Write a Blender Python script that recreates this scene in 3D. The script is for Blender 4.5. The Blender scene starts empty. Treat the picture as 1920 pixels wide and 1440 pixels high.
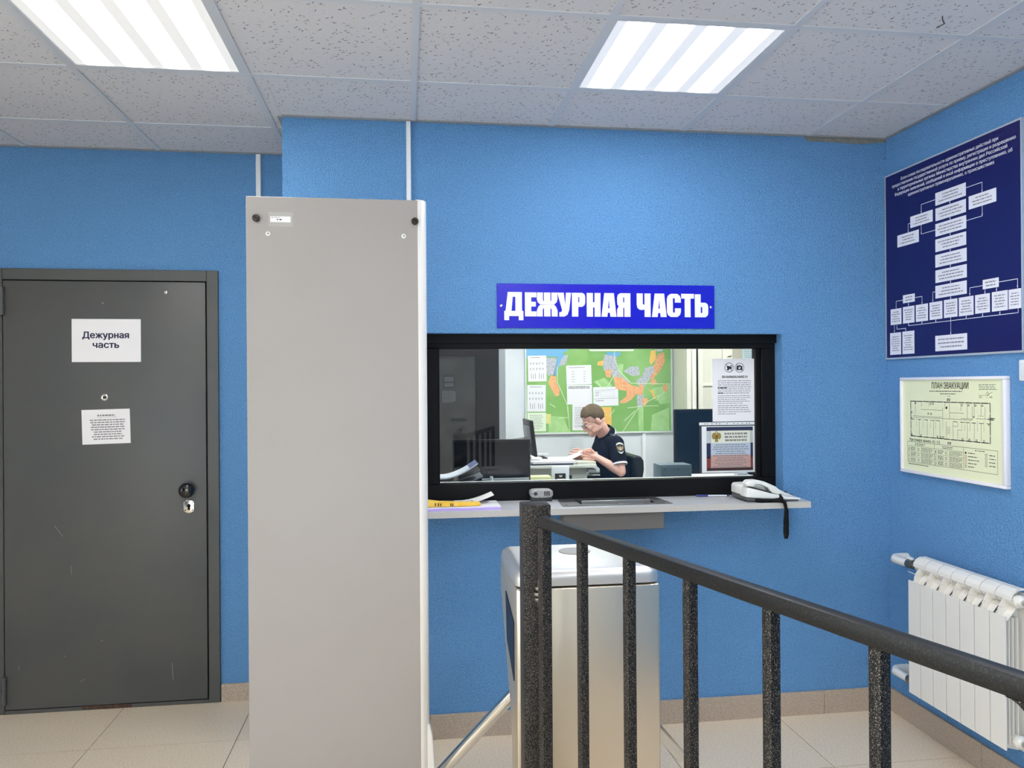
import bpy, bmesh, math, random
import numpy as np
from mathutils import Vector, Matrix
from mathutils.geometry import delaunay_2d_cdt
random.seed(7)
SC = bpy.context.scene
COL = SC.collection

# ------------------------------------------------------------------ camera, world, exposure
CAM = Vector((-0.0392, -2.95, 1.5175))
F_PX = 1470.86
def cam_axes(yaw, pitch, roll):
    cy, sy, cp, sp = math.cos(yaw), math.sin(yaw), math.cos(pitch), math.sin(pitch)
    f = Vector((-sy*cp, cy*cp, sp)); r = Vector((cy, sy, 0)); u = r.cross(f)
    c, s = math.cos(roll), math.sin(roll)
    return c*r+s*u, -s*r+c*u, f
cr, cu, cf = cam_axes(-0.1351, 0.0015, -0.0068)
cd = bpy.data.cameras.new('camera'); cam = bpy.data.objects.new('camera', cd); COL.objects.link(cam)
m3 = Matrix((cr, cu, -cf)).transposed()
cam.matrix_world = Matrix.Translation(CAM) @ m3.to_4x4()
cd.sensor_fit = 'HORIZONTAL'; cd.sensor_width = 36.0; cd.lens = 36.0*F_PX/1920.0; cd.clip_start = 0.02
SC.camera = cam
w = bpy.data.worlds.new('world'); SC.world = w; w.use_nodes = True
w.node_tree.nodes['Background'].inputs[0].default_value = (0.93, 0.97, 1.0, 1)
w.node_tree.nodes['Background'].inputs[1].default_value = 5.5
SC.view_settings.view_transform = 'Standard'; SC.view_settings.look = 'None'
SC.view_settings.gamma = 1.0; SC.view_settings.use_curve_mapping = False
SC.view_settings.exposure = 0.2
LAMP = 28.0            # lobby troffer emission
LAMP_OFFICE = 80.0    # duty room troffer emission
H = 2.65              # ceiling height

# ------------------------------------------------------------------ materials
def lin(c):
    def g(v):
        v /= 255.0
        return v/12.92 if v <= 0.04045 else ((v+0.055)/1.055)**2.4
    return (g(c[0]), g(c[1]), g(c[2]), 1.0)
MATS = {}
def mat(name, rgb, rough=0.5, metal=0.0, bump=None, var=None, emit=0.0, spec=0.5, coat=0.0, aniso=0.0):
    """bump=(scale, strength, distance); var=(scale, rgb2, lo, hi): noise blended second colour"""
    if name in MATS: return MATS[name]
    m = bpy.data.materials.new(name); m.use_nodes = True; nt = m.node_tree
    b = nt.nodes['Principled BSDF']
    b.inputs['Base Color'].default_value = lin(rgb); b.inputs['Roughness'].default_value = rough
    b.inputs['Metallic'].default_value = metal; b.inputs['Specular IOR Level'].default_value = spec
    b.inputs['Coat Weight'].default_value = coat
    if aniso: b.inputs['Anisotropic'].default_value = aniso
    if emit:
        b.inputs['Emission Color'].default_value = lin(rgb); b.inputs['Emission Strength'].default_value = emit
    if bump or var:
        geo = nt.nodes.new('ShaderNodeNewGeometry')
    if var:
        n = nt.nodes.new('ShaderNodeTexNoise'); n.inputs['Scale'].default_value = var[0]; n.inputs['Detail'].default_value = 3
        nt.links.new(geo.outputs['Position'], n.inputs['Vector'])
        r = nt.nodes.new('ShaderNodeMapRange'); r.inputs['From Min'].default_value = var[2]; r.inputs['From Max'].default_value = var[3]
        nt.links.new(n.outputs['Fac'], r.inputs['Value'])
        mx = nt.nodes.new('ShaderNodeMix'); mx.data_type = 'RGBA'
        mx.inputs['A'].default_value = lin(rgb); mx.inputs['B'].default_value = lin(var[1])
        nt.links.new(r.outputs['Result'], mx.inputs['Factor']); nt.links.new(mx.outputs['Result'], b.inputs['Base Color'])
    if bump:
        n = nt.nodes.new('ShaderNodeTexNoise'); n.inputs['Scale'].default_value = bump[0]; n.inputs['Detail'].default_value = 3
        nt.links.new(geo.outputs['Position'], n.inputs['Vector'])
        bp = nt.nodes.new('ShaderNodeBump'); bp.inputs['Strength'].default_value = bump[1]; bp.inputs['Distance'].default_value = bump[2]
        nt.links.new(n.outputs['Fac'], bp.inputs['Height']); nt.links.new(bp.outputs['Normal'], b.inputs['Normal'])
    MATS[name] = m
    return m
M = mat
BLUE = M('blue_plaster', (109, 163, 216), 0.62, bump=(170, 1.0, 0.010), var=(200, (90, 142, 194), 0.42, 0.62), spec=0.3)
OFFW = M('office_wall', (226, 230, 232), 0.6, var=(3, (216, 221, 224), 0.4, 0.6))
DOORG = M('door_paint', (82, 82, 80), 0.42, var=(2.0, (75, 77, 79), 0.4, 0.65), bump=(90, 0.1, 0.001))
DOORF = M('door_frame_paint', (78, 79, 78), 0.42, var=(3.0, (70, 72, 73), 0.4, 0.65))
GAP = M('gap_black', (8, 8, 8), 0.9)
STEEL = M('chrome', (226, 224, 218), 0.12, 1.0)
BRUSH = M('brushed_steel', (214, 203, 186), 0.34, 1.0, aniso=0.6, bump=(35, 0.04, 0.001))
PANELG = M('panel_grey', (158, 152, 149), 0.38, var=(1.3, (154, 148, 144), 0.4, 0.65))
PANELW = M('panel_white', (236, 232, 226), 0.35)
WHITE = M('white_plastic', (236, 236, 234), 0.4)
PAPER = M('paper', (238, 236, 238), 0.75)
INK = M('ink', (28, 28, 34), 0.7)
INKG = M('ink_grey', (128, 126, 128), 0.7)
HAMMER = M('hammered_black', (9, 9, 10), 0.45, var=(560, (138, 128, 118), 0.54, 0.68), bump=(560, 0.4, 0.001), spec=0.25)
RAILM = M('rail_black', (22, 22, 22), 0.42, var=(300, (48, 46, 44), 0.5, 0.75), bump=(300, 0.3, 0.001), spec=0.3)
ALUB = M('black_aluminium', (12, 13, 15), 0.5, spec=0.2)
BLACKP = M('black_plastic', (11, 11, 13), 0.45, spec=0.25)
SCREEN = M('screen_black', (8, 12, 22), 0.15, spec=0.25)
RADW = M('radiator_enamel', (236, 232, 224), 0.32)
TILEF = M('porcelain', (232, 214, 190), 0.33, var=(140, (212, 194, 168), 0.42, 0.66), bump=(60, 0.03, 0.0005))
SKIRT = M('skirting_granite', (186, 170, 154), 0.4, var=(220, (160, 144, 130), 0.42, 0.62))
GROUT = M('grout', (120, 108, 96), 0.9)
SHELFM = M('shelf_laminate', (200, 200, 202), 0.32, var=(2, (194, 195, 198), 0.4, 0.6))
TEE = M('tee_white', (206, 208, 212), 0.45)

def ceiling_tile_mat():
    m = bpy.data.materials.new('mineral_tile'); m.use_nodes = True; nt = m.node_tree; b = nt.nodes['Principled BSDF']
    b.inputs['Roughness'].default_value = 0.9; b.inputs['Specular IOR Level'].default_value = 0.1
    geo = nt.nodes.new('ShaderNodeNewGeometry'); acc = None
    for k, (rot, sc, thr) in enumerate([(0.5, (30, 110, 8), 0.17), (-0.7, (34, 120, 8), 0.15), (1.4, (26, 90, 8), 0.13)]):
        mp = nt.nodes.new('ShaderNodeMapping'); mr = nt.nodes.new('ShaderNodeMapping'); mr.inputs['Rotation'].default_value = (0, 0, rot); mp.inputs['Scale'].default_value = sc
        mp.inputs['Location'].default_value = (k*3.3, k*1.7, 0)
        nt.links.new(geo.outputs['Position'], mr.inputs['Vector']); nt.links.new(mr.outputs['Vector'], mp.inputs['Vector'])
        v = nt.nodes.new('ShaderNodeTexVoronoi'); v.inputs['Scale'].default_value = 1.0
        nt.links.new(mp.outputs['Vector'], v.inputs['Vector'])
        r = nt.nodes.new('ShaderNodeMapRange'); r.inputs['From Min'].default_value = thr*0.7; r.inputs['From Max'].default_value = thr*1.5
        r.inputs['To Min'].default_value = 1; r.inputs['To Max'].default_value = 0
        nt.links.new(v.outputs['Distance'], r.inputs['Value'])
        sx = nt.nodes.new('ShaderNodeSeparateColor'); nt.links.new(v.outputs['Color'], sx.inputs['Color'])
        g = nt.nodes.new('ShaderNodeMath'); g.operation = 'GREATER_THAN'; g.inputs[1].default_value = 0.62
        nt.links.new(sx.outputs[0], g.inputs[0])
        mu = nt.nodes.new('ShaderNodeMath'); mu.operation = 'MULTIPLY'
        nt.links.new(r.outputs['Result'], mu.inputs[0]); nt.links.new(g.outputs[0], mu.inputs[1])
        if acc is None: acc = mu
        else:
            mx = nt.nodes.new('ShaderNodeMath'); mx.operation = 'MAXIMUM'
            nt.links.new(acc.outputs[0], mx.inputs[0]); nt.links.new(mu.outputs[0], mx.inputs[1]); acc = mx
    n = nt.nodes.new('ShaderNodeTexNoise'); n.inputs['Scale'].default_value = 160; n.inputs['Detail'].default_value = 2
    nt.links.new(geo.outputs['Position'], n.inputs['Vector'])
    c1 = nt.nodes.new('ShaderNodeMix'); c1.data_type = 'RGBA'
    c1.inputs['A'].default_value = lin((222, 220, 222)); c1.inputs['B'].default_value = lin((208, 206, 208))
    nt.links.new(n.outputs['Fac'], c1.inputs['Factor'])
    c2 = nt.nodes.new('ShaderNodeMix'); c2.data_type = 'RGBA'; c2.inputs['B'].default_value = lin((86, 82, 80))
    nt.links.new(c1.outputs['Result'], c2.inputs['A']); nt.links.new(acc.outputs[0], c2.inputs['Factor'])
    nt.links.new(c2.outputs['Result'], b.inputs['Base Color'])
    return m
CTILE = ceiling_tile_mat()

def glass_mat():
    m = bpy.data.materials.new('window_glass'); m.use_nodes = True; nt = m.node_tree
    nt.nodes.remove(nt.nodes['Principled BSDF']); out = nt.nodes['Material Output']
    t = nt.nodes.new('ShaderNodeBsdfTransparent'); t.inputs[0].default_value = (0.93, 0.95, 0.94, 1)
    g = nt.nodes.new('ShaderNodeBsdfGlossy'); g.inputs['Roughness'].default_value = 0.02
    f = nt.nodes.new('ShaderNodeFresnel'); f.inputs[0].default_value = 1.45
    mx = nt.nodes.new('ShaderNodeMixShader')
    nt.links.new(f.outputs[0], mx.inputs[0]); nt.links.new(t.outputs[0], mx.inputs[1]); nt.links.new(g.outputs[0], mx.inputs[2])
    nt.links.new(mx.outputs[0], out.inputs['Surface'])
    return m
GLASS = glass_mat()

def diffuser_mat(name, tint, strength):
    """prismatic lamp cover, brightest along its four tubes (object coordinates, cover is 0.56 m wide)"""
    m = bpy.data.materials.new(name); m.use_nodes = True; nt = m.node_tree; b = nt.nodes['Principled BSDF']
    b.inputs['Base Color'].default_value = lin((150, 150, 150)); b.inputs['Roughness'].default_value = 0.25
    tc = nt.nodes.new('ShaderNodeTexCoord'); sp = nt.nodes.new('ShaderNodeSeparateXYZ')
    nt.links.new(tc.outputs['Object'], sp.inputs[0])
    a = nt.nodes.new('ShaderNodeMath'); a.operation = 'MULTIPLY'; a.inputs[1].default_value = 2*math.pi/0.132
    nt.links.new(sp.outputs['X'], a.inputs[0])
    c = nt.nodes.new('ShaderNodeMath'); c.operation = 'COSINE'; nt.links.new(a.outputs[0], c.inputs[0])
    # tube ends fade towards the two short sides
    ab = nt.nodes.new('ShaderNodeMath'); ab.operation = 'ABSOLUTE'; nt.links.new(sp.outputs['Y'], ab.inputs[0])
    e = nt.nodes.new('ShaderNodeMapRange'); e.inputs['From Min'].default_value = 0.285; e.inputs['From Max'].default_value = 0.235
    nt.links.new(ab.outputs[0], e.inputs['Value'])
    abx = nt.nodes.new('ShaderNodeMath'); abx.operation = 'ABSOLUTE'; nt.links.new(sp.outputs['X'], abx.inputs[0])
    ex = nt.nodes.new('ShaderNodeMapRange'); ex.inputs['From Min'].default_value = 0.275; ex.inputs['From Max'].default_value = 0.235
    nt.links.new(abx.outputs[0], ex.inputs['Value'])
    r = nt.nodes.new('ShaderNodeMapRange'); r.inputs['From Min'].default_value = 0.62; r.inputs['From Max'].default_value = -0.9
    r.inputs['To Min'].default_value = 0.0; r.inputs['To Max'].default_value = 1.0
    nt.links.new(c.outputs[0], r.inputs['Value'])
    mu = nt.nodes.new('ShaderNodeMath'); mu.operation = 'MULTIPLY'; nt.links.new(r.outputs[0], mu.inputs[0]); nt.links.new(e.outputs[0], mu.inputs[1])
    m2 = nt.nodes.new('ShaderNodeMath'); m2.operation = 'MULTIPLY'; nt.links.new(mu.outputs[0], m2.inputs[0]); nt.links.new(ex.outputs[0], m2.inputs[1])
    s = nt.nodes.new('ShaderNodeMapRange'); s.inputs['To Min'].default_value = 0.6; s.inputs['To Max'].default_value = strength
    nt.links.new(m2.outputs[0], s.inputs['Value'])
    b.inputs['Emission Color'].default_value = tint
    nt.links.new(s.outputs[0], b.inputs['Emission Strength'])
    return m
LW = diffuser_mat('lamp_cover_warm', (1.0, 0.975, 0.93, 1), LAMP)
LC = diffuser_mat('lamp_cover_cool', (0.93, 0.955, 1.0, 1), LAMP)
LO = diffuser_mat('lamp_cover_office', (0.97, 0.98, 1.0, 1), LAMP_OFFICE)

# ------------------------------------------------------------------ mesh helpers
ORG = {}
def V3(p): return Vector(p)
class MB:
    def __init__(s): s.v = []; s.f = []; s.mi = []
    def add(s, vs, fs, mi=0):
        o = len(s.v); s.v += [Vector(x) for x in vs]
        for f in fs: s.f.append([i+o for i in f]); s.mi.append(mi)
        return s
    def box(s, a, b, mi=0, rot=None, piv=None):
        x0, y0, z0 = [min(a[i], b[i]) for i in range(3)]; x1, y1, z1 = [max(a[i], b[i]) for i in range(3)]
        vs = [Vector(q) for q in [(x0,y0,z0),(x1,y0,z0),(x1,y1,z0),(x0,y1,z0),(x0,y0,z1),(x1,y0,z1),(x1,y1,z1),(x0,y1,z1)]]
        if rot is not None:
            c = Vector(piv) if piv is not None else Vector(((x0+x1)/2, (y0+y1)/2, (z0+z1)/2))
            vs = [c + rot @ (q-c) for q in vs]
        return s.add(vs, [(0,3,2,1),(4,5,6,7),(0,1,5,4),(1,2,6,5),(2,3,7,6),(3,0,4,7)], mi)
    def prism(s, poly, fn, a, b, mi=0):
        """poly: 2-D outline, fn(u,v,w) -> xyz, extruded from w=a to w=b"""
        n = len(poly)
        vs = [fn(u, v, a) for u, v in poly] + [fn(u, v, b) for u, v in poly]
        fs = [tuple(range(n))[::-1], tuple(range(n, 2*n))] + [(i, (i+1) % n, (i+1) % n+n, i+n) for i in range(n)]
        return s.add(vs, fs, mi)
    def tube(s, pts, r, n=12, mi=0, closed=False):
        pts = [Vector(p) for p in pts]; N = len(pts)
        rs = r if isinstance(r, (list, tuple)) else [r]*N
        up = None; rings = []
        for i, p in enumerate(pts):
            if closed: t = pts[(i+1) % N]-pts[i-1]
            else: t = pts[min(i+1, N-1)]-pts[max(i-1, 0)]
            t.normalize()
            if up is None:
                up = Vector((0, 0, 1)) if abs(t.z) < 0.9 else Vector((1, 0, 0))
            a = t.cross(up); a.normalize(); up2 = a.cross(t); up = up2
            rings.append([p + rs[i]*(math.cos(2*math.pi*k/n)*a + math.sin(2*math.pi*k/n)*up2) for k in range(n)])
        vs = [q for rg in rings for q in rg]; fs = []
        for i in range(N if closed else N-1):
            j = (i+1) % N
            for k in range(n):
                fs.append((i*n+k, i*n+(k+1) % n, j*n+(k+1) % n, j*n+k))
        if not closed:
            fs.append(tuple(range(n))[::-1]); fs.append(tuple((N-1)*n+k for k in range(n)))
        return s.add(vs, fs, mi)
    def cyl(s, a, b, r0, r1=None, n=20, mi=0):
        return s.tube([a, b], [r0, r0 if r1 is None else r1], n, mi)
    def lathe(s, prof, o, ax, n=24, mi=0):
        """prof: list of (distance along ax, radius)"""
        ax = Vector(ax).normalized(); o = Vector(o)
        t = Vector((0, 0, 1)) if abs(ax.z) < 0.9 else Vector((1, 0, 0))
        a = ax.cross(t).normalized(); b = ax.cross(a); vs = []; fs = []
        for d, r in prof:
            vs += [o+ax*d+r*(math.cos(2*math.pi*k/n)*a+math.sin(2*math.pi*k/n)*b) for k in range(n)]
        for i in range(len(prof)-1):
            for k in range(n): fs.append((i*n+k, i*n+(k+1) % n, (i+1)*n+(k+1) % n, (i+1)*n+k))
        fs.append(tuple(range(n))[::-1]); fs.append(tuple((len(prof)-1)*n+k for k in range(n)))
        return s.add(vs, fs, mi)
    def ell(s, c, r, n=20, m=12, rot=None, mi=0):
        c = Vector(c); vs = []; fs = []
        for i in range(m+1):
            th = math.pi*i/m
            for k in range(n):
                ph = 2*math.pi*k/n
                q = Vector((r[0]*math.sin(th)*math.cos(ph), r[1]*math.sin(th)*math.sin(ph), r[2]*math.cos(th)))
                vs.append(c+(rot @ q if rot is not None else q))
        for i in range(m):
            for k in range(n): fs.append((i*n+k, (i+1)*n+k, (i+1)*n+(k+1) % n, i*n+(k+1) % n))
        return s.add(vs, fs, mi)
    def cap(s, a, b, r0, r1, n=14, mi=0):
        """tapered capsule with round ends, closed"""
        a = Vector(a); b = Vector(b); d = (b-a); L = d.length; d.normalize(); prof = []
        for i in range(5):
            t = math.pi/2*(1-i/4); prof.append((-r0*math.sin(t), max(1e-4, r0*math.cos(t))))
        for i in range(5):
            t = math.pi/2*i/4; prof.append((L+r1*math.sin(t), max(1e-4, r1*math.cos(t))))
        return s.lathe(prof, a, d, n, mi)
    def mesh(s, name, mats, org=Vector((0, 0, 0)), bevel=0, seg=2, smooth=False, merge=False):
        me = bpy.data.meshes.new(name)
        me.from_pydata([v-org for v in s.v], [], s.f)
        for mm in (mats if isinstance(mats, (list, tuple)) else [mats]): me.materials.append(mm)
        for p, i in zip(me.polygons, s.mi): p.material_index = i
        bm = bmesh.new(); bm.from_mesh(me)
        if merge: bmesh.ops.remove_doubles(bm, verts=bm.verts, dist=1e-5)
        bmesh.ops.recalc_face_normals(bm, faces=bm.faces)
        if bevel:
            es = [e for e in bm.edges if len(e.link_faces) == 2 and e.calc_face_angle(0) > 0.6]
            bmesh.ops.bevel(bm, geom=es, offset=bevel, segments=seg, profile=0.5, affect='EDGES', clamp_overlap=True)
        bm.to_mesh(me); bm.free()
        if smooth: me.polygons.foreach_set('use_smooth', [True]*len(me.polygons)); me.update()
        if smooth == 'auto' or bevel:
            me.polygons.foreach_set('use_smooth', [True]*len(me.polygons))
            try: me.set_sharp_from_angle(angle=math.radians(40))
            except Exception: pass
        return me
    def build(s, name, mats, parent=None, bevel=0, seg=2, smooth=False, **kw):
        if parent is None:
            lo = [min(v[i] for v in s.v) for i in range(3)]; hi = [max(v[i] for v in s.v) for i in range(3)]
            org = Vector(((lo[0]+hi[0])/2, (lo[1]+hi[1])/2, lo[2]))
        else: org = ORG[parent.name]
        o = bpy.data.objects.new(name, s.mesh(name, mats, org, bevel, seg, smooth))
        COL.objects.link(o); ORG[o.name] = org
        if parent is None: o.location = org
        else: o.parent = parent
        for k, v in kw.items(): o[k] = v
        return o
def thing(name, label, cat, loc, group=None):
    o = bpy.data.objects.new(name, None); COL.objects.link(o); o.location = loc; o.empty_display_size = 0.05
    ORG[o.name] = Vector(loc); o['label'] = label; o['category'] = cat
    if group: o['group'] = group
    return o
def tag(o, label, cat, group=None):
    o['label'] = label; o['category'] = cat
    if group: o['group'] = group
    return o
def struct(o): o['kind'] = 'structure'; return o
def sempty(name, loc):
    o = bpy.data.objects.new(name, None); COL.objects.link(o); o.location = loc; o.empty_display_size = 0.05
    ORG[o.name] = Vector(loc); o['kind'] = 'structure'; return o
def B(a, b): return MB().box(a, b)
def rotm(axis, deg): return Matrix.Rotation(math.radians(deg), 3, axis)

# text -> outlines (flat print)
_tc = {}
def text_mesh(body):
    """triangles of a line of text; outlines that overlap inside one glyph are united (non-zero winding)"""
    k = body
    if k not in _tc:
        c = bpy.data.curves.new('t', 'FONT'); c.body = body; c.resolution_u = 2; c.fill_mode = 'NONE'
        o = bpy.data.objects.new('t', c); COL.objects.link(o)
        me = bpy.data.meshes.new_from_object(o.evaluated_get(bpy.context.evaluated_depsgraph_get()))
        vs = [Vector((v.co.x, v.co.y)) for v in me.vertices]; es = [tuple(e.vertices) for e in me.edges]
        bpy.data.objects.remove(o); bpy.data.curves.remove(c); bpy.data.meshes.remove(me)
        E0 = np.array([[vs[i].x, vs[i].y] for i, j in es]); E1 = np.array([[vs[j].x, vs[j].y] for i, j in es])
        # orient every outline along its running vertex order
        flip = np.array([-1.0 if (j < i) != (abs(i-j) > 1) else 1.0 for i, j in es])
        ov, oe, of, _, _, _ = delaunay_2d_cdt(vs, es, [], 0, 1e-5)
        P = np.array([[v.x, v.y] for v in ov]); keep = []
        for f in of:
            q = P[list(f)].mean(0)
            up = (E0[:, 1] <= q[1]) & (E1[:, 1] > q[1]); dn = (E1[:, 1] <= q[1]) & (E0[:, 1] > q[1])
            left = (E1[:, 0]-E0[:, 0])*(q[1]-E0[:, 1])-(q[0]-E0[:, 0])*(E1[:, 1]-E0[:, 1])
            wn = (flip*(up & (left > 0))).sum()-(flip*(dn & (left < 0))).sum()
            if abs(wn) > 0.5: keep.append(tuple(f))
        _tc[k] = ([(v[0], v[1]) for v in P], keep)
    return _tc[k]
class Print:
    """flat printing on a plane: origin O, u to the right, v DOWN, n towards the viewer"""
    def __init__(s, O, U, D, N, eps=0.0004):
        s.O, s.U, s.D, s.N = Vector(O), Vector(U).normalized(), Vector(D).normalized(), Vector(N).normalized()
        s.b = MB(); s.m = []; s.eps = eps
    def _m(s, mt):
        if mt not in s.m: s.m.append(mt)
        return s.m.index(mt)
    def at(s, u, v, l=1): return s.O+s.U*u+s.D*v+s.N*(s.eps*l)
    def poly(s, pts, mt, l=1): s.b.add([s.at(u, v, l) for u, v in pts], [tuple(range(len(pts)))], s._m(mt)); return s
    def rect(s, u0, v0, u1, v1, mt, l=1): return s.poly([(u0, v0), (u1, v0), (u1, v1), (u0, v1)], mt, l)
    def line(s, a, b, w, mt, l=1):
        a = Vector(a); b = Vector(b); d = (b-a)
        if d.length < 1e-7: return s
        d.normalize(); n = Vector((-d.y, d.x))*w/2; e = d*w/2
        return s.poly([a-n-e, b-n+e, b+n+e, a+n-e], mt, l)
    def path(s, pts, w, mt, l=1):
        for a, b in zip(pts, pts[1:]): s.line(a, b, w, mt, l)
        return s
    def frame(s, u0, v0, u1, v1, w, mt, l=1):
        return s.path([(u0, v0), (u1, v0), (u1, v1), (u0, v1), (u0, v0)], w, mt, l)
    def disc(s, u, v, r, mt, l=1, n=16, r2=None):
        return s.poly([(u+r*math.cos(2*math.pi*k/n), v+(r2 or r)*math.sin(2*math.pi*k/n)) for k in range(n)], mt, l)
    def ring(s, u, v, r, w, mt, l=1, n=24):
        return s.path([(u+r*math.cos(2*math.pi*k/n), v+r*math.sin(2*math.pi*k/n)) for k in range(n+1)], w, mt, l)
    def text(s, body, u0, u1, v, h, mt, l=2, bold=0.0):
        """set so that it spans u0..u1, baseline at v, cap height h"""
        if bold:      # heavier weight: the line printed over itself with small shifts
            e = bold*h*1.6
            for q, (du, dv) in enumerate(((-e, 0), (-e*0.4, -e*0.6), (e*0.4, e*0.6), (e, 0))): s.text(body, u0+du, u1+du, v+dv, h, mt, l+0.25*q)
            return s
        vs, fs = text_mesh(body)
        x0 = min(q[0] for q in vs); x1 = max(q[0] for q in vs); k = (u1-u0)/(x1-x0)
        s.b.add([s.at(u0+(x-x0)*k, v-y*h/0.728, l) for x, y in vs], fs, s._m(mt)); return s
    def words(s, u0, v0, u1, v1, n, mt, l=2, fill=0.45, center=False, ragged=0.25, wl=(0.006, 0.02)):
        """n lines of print too small to read: runs of word-long dashes"""
        dv = (v1-v0)/n
        for i in range(n):
            L = (u1-u0)*(1-ragged*random.random()*(1 if (center or i == n-1) else 0.3))
            a = (u0+u1)/2-L/2 if center else u0
            e = a+L; x = a; v = v0+dv*(i+0.5)
            while x < e-0.002:
                ww = min(random.uniform(*wl), e-x); s.rect(x, v-dv*fill/2, x+ww, v+dv*fill/2, mt, l); x += ww+random.uniform(0.002, 0.004)
        return s
    def build(s, name, parent, **kw):
        return s.b.build(name, s.m, parent, **kw)

# ------------------------------------------------------------------ room shell
YB, YR, XR, XL, YF = 0.44, 1.0, 2.19, -3.4, -5.4     # back wall, recess wall, right wall, left wall, wall behind the camera
XC = -0.545                                          # corner between back wall and recess
YO = 3.92                                            # far wall of the duty room
XO = 4.0
FO = 0.17                                            # duty room's raised floor

# window opening in the back wall: x 0.03..1.67, z 1.0..1.744
wb = MB()
wb.box((XC, YB, 0), (0.03, 0.64, 2.75)); wb.box((1.67, YB, 0), (XR+0.14, 0.64, 2.75))
wb.box((0.03, YB, 0), (1.67, 0.64, 0.978)); wb.box((0.03, YB, 1.744), (1.67, 0.64, 2.75))
struct(wb.build('wall_back', BLUE))
struct(B((XC, 0.64, 0), (XC+0.1, 1.12, 2.75)).build('wall_return', BLUE))
wr = MB()
wr.box((XL, YR, 0), (-1.921, 1.12, 2.75)); wr.box((-0.931, YR, 0), (XC, 1.12, 2.75)); wr.box((-1.921, YR, 2.079), (-0.931, 1.12, 2.75))
struct(wr.build('wall_recess', BLUE))
struct(B((XR, YF, 0), (XR+0.14, YB, 2.75)).build('wall_right', BLUE))
WHW = M('hall_white', (232, 230, 226), 0.6, var=(2, (226, 224, 220), 0.4, 0.6))
wl_ = MB(); LY0, LY1, LZ0, LZ1 = -4.4, -0.8, 0.45, 2.4
wl_.box((XL-0.14, YF, 0), (XL, LY0, 2.75)).box((XL-0.14, LY1, 0), (XL, 1.12, 2.75)).box((XL-0.14, LY0, 0), (XL, LY1, LZ0)).box((XL-0.14, LY0, LZ1), (XL, LY1, 2.75))
struct(wl_.build('wall_left', WHW))
w3 = sempty('fill_window_left', (XL-0.07, (LY0+LY1)/2, LZ0))  # unseen window added to throw daylight onto the right wall and radiator
for k in range(4):
    y = LY0+(LY1-LY0)*k/3; ya = max(LY0, y-0.035); yb = min(LY1, y+0.035)
    B((XL-0.10, ya, LZ0), (XL-0.04, yb, LZ1)).build('frame_bar', M('fill_window_frame', (226, 226, 226), 0.4), w3)
for z in (LZ0, LZ1-0.06): B((XL-0.10, LY0+0.035, z), (XL-0.04, LY1-0.035, z+0.06)).build('frame_bar', M('fill_window_frame', (226, 226, 226), 0.4), w3)
for k in range(3):
    ya = LY0+(LY1-LY0)*k/3+0.035; yb = LY0+(LY1-LY0)*(k+1)/3-0.035
    B((XL-0.073, ya, LZ0+0.06), (XL-0.067, yb, LZ1-0.06)).build('pane', GLASS, w3)
# wall behind the camera; its glazing is added to let in fill daylight
wf = MB(); GX0, GX1, GZ1 = -2.5, 0.15, 2.35
wf.box((XL-0.14, YF-0.14, 0), (GX0, YF, 2.75)).box((GX1, YF-0.14, 0), (XR+0.14, YF, 2.75)).box((GX0, YF-0.14, GZ1), (GX1, YF, 2.75)).box((GX0, YF-0.14, 0), (GX1, YF, 0.12))
struct(wf.build('wall_front', WHW))
w2 = sempty('fill_window_front', ((GX0+GX1)/2, YF-0.07, 0.12))
nn_ = 4
for k in range(nn_+1):
    x = GX0+(GX1-GX0)*k/nn_; xa = max(GX0, x-0.03); xb = min(GX1, x+0.03)
    B((xa, YF-0.10, 0.12), (xb, YF-0.04, GZ1)).build('frame_bar', M('fill_window_frame', (226, 226, 226), 0.4), w2)
for z in (0.12, GZ1-0.05): B((GX0+0.03, YF-0.10, z), (GX1-0.03, YF-0.04, z+0.05)).build('frame_bar', M('fill_window_frame', (226, 226, 226), 0.4), w2)
for k in range(nn_):
    xa = GX0+(GX1-GX0)*k/nn_+0.03; xb = GX0+(GX1-GX0)*(k+1)/nn_-0.03
    B((xa, YF-0.073, 0.17), (xb, YF-0.067, GZ1-0.05)).build('pane', GLASS, w2)
# duty room
struct(B((-2.6, YO, 0), (XO, YO+0.12, 2.75)).build('wall_office_back', OFFW))
struct(B((-2.7, 1.12, 0), (-2.6, YO+0.12, 2.75)).build('wall_office_left', OFFW))
struct(B((XO, 0.5, 0), (XO+0.1, YO+0.12, 2.75)).build('wall_office_right', M('office_beige', (206, 200, 184), 0.6)))
struct(B((XR+0.14, 0.5, 0), (XO, 0.64, 2.75)).build('wall_office_front', OFFW))

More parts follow.
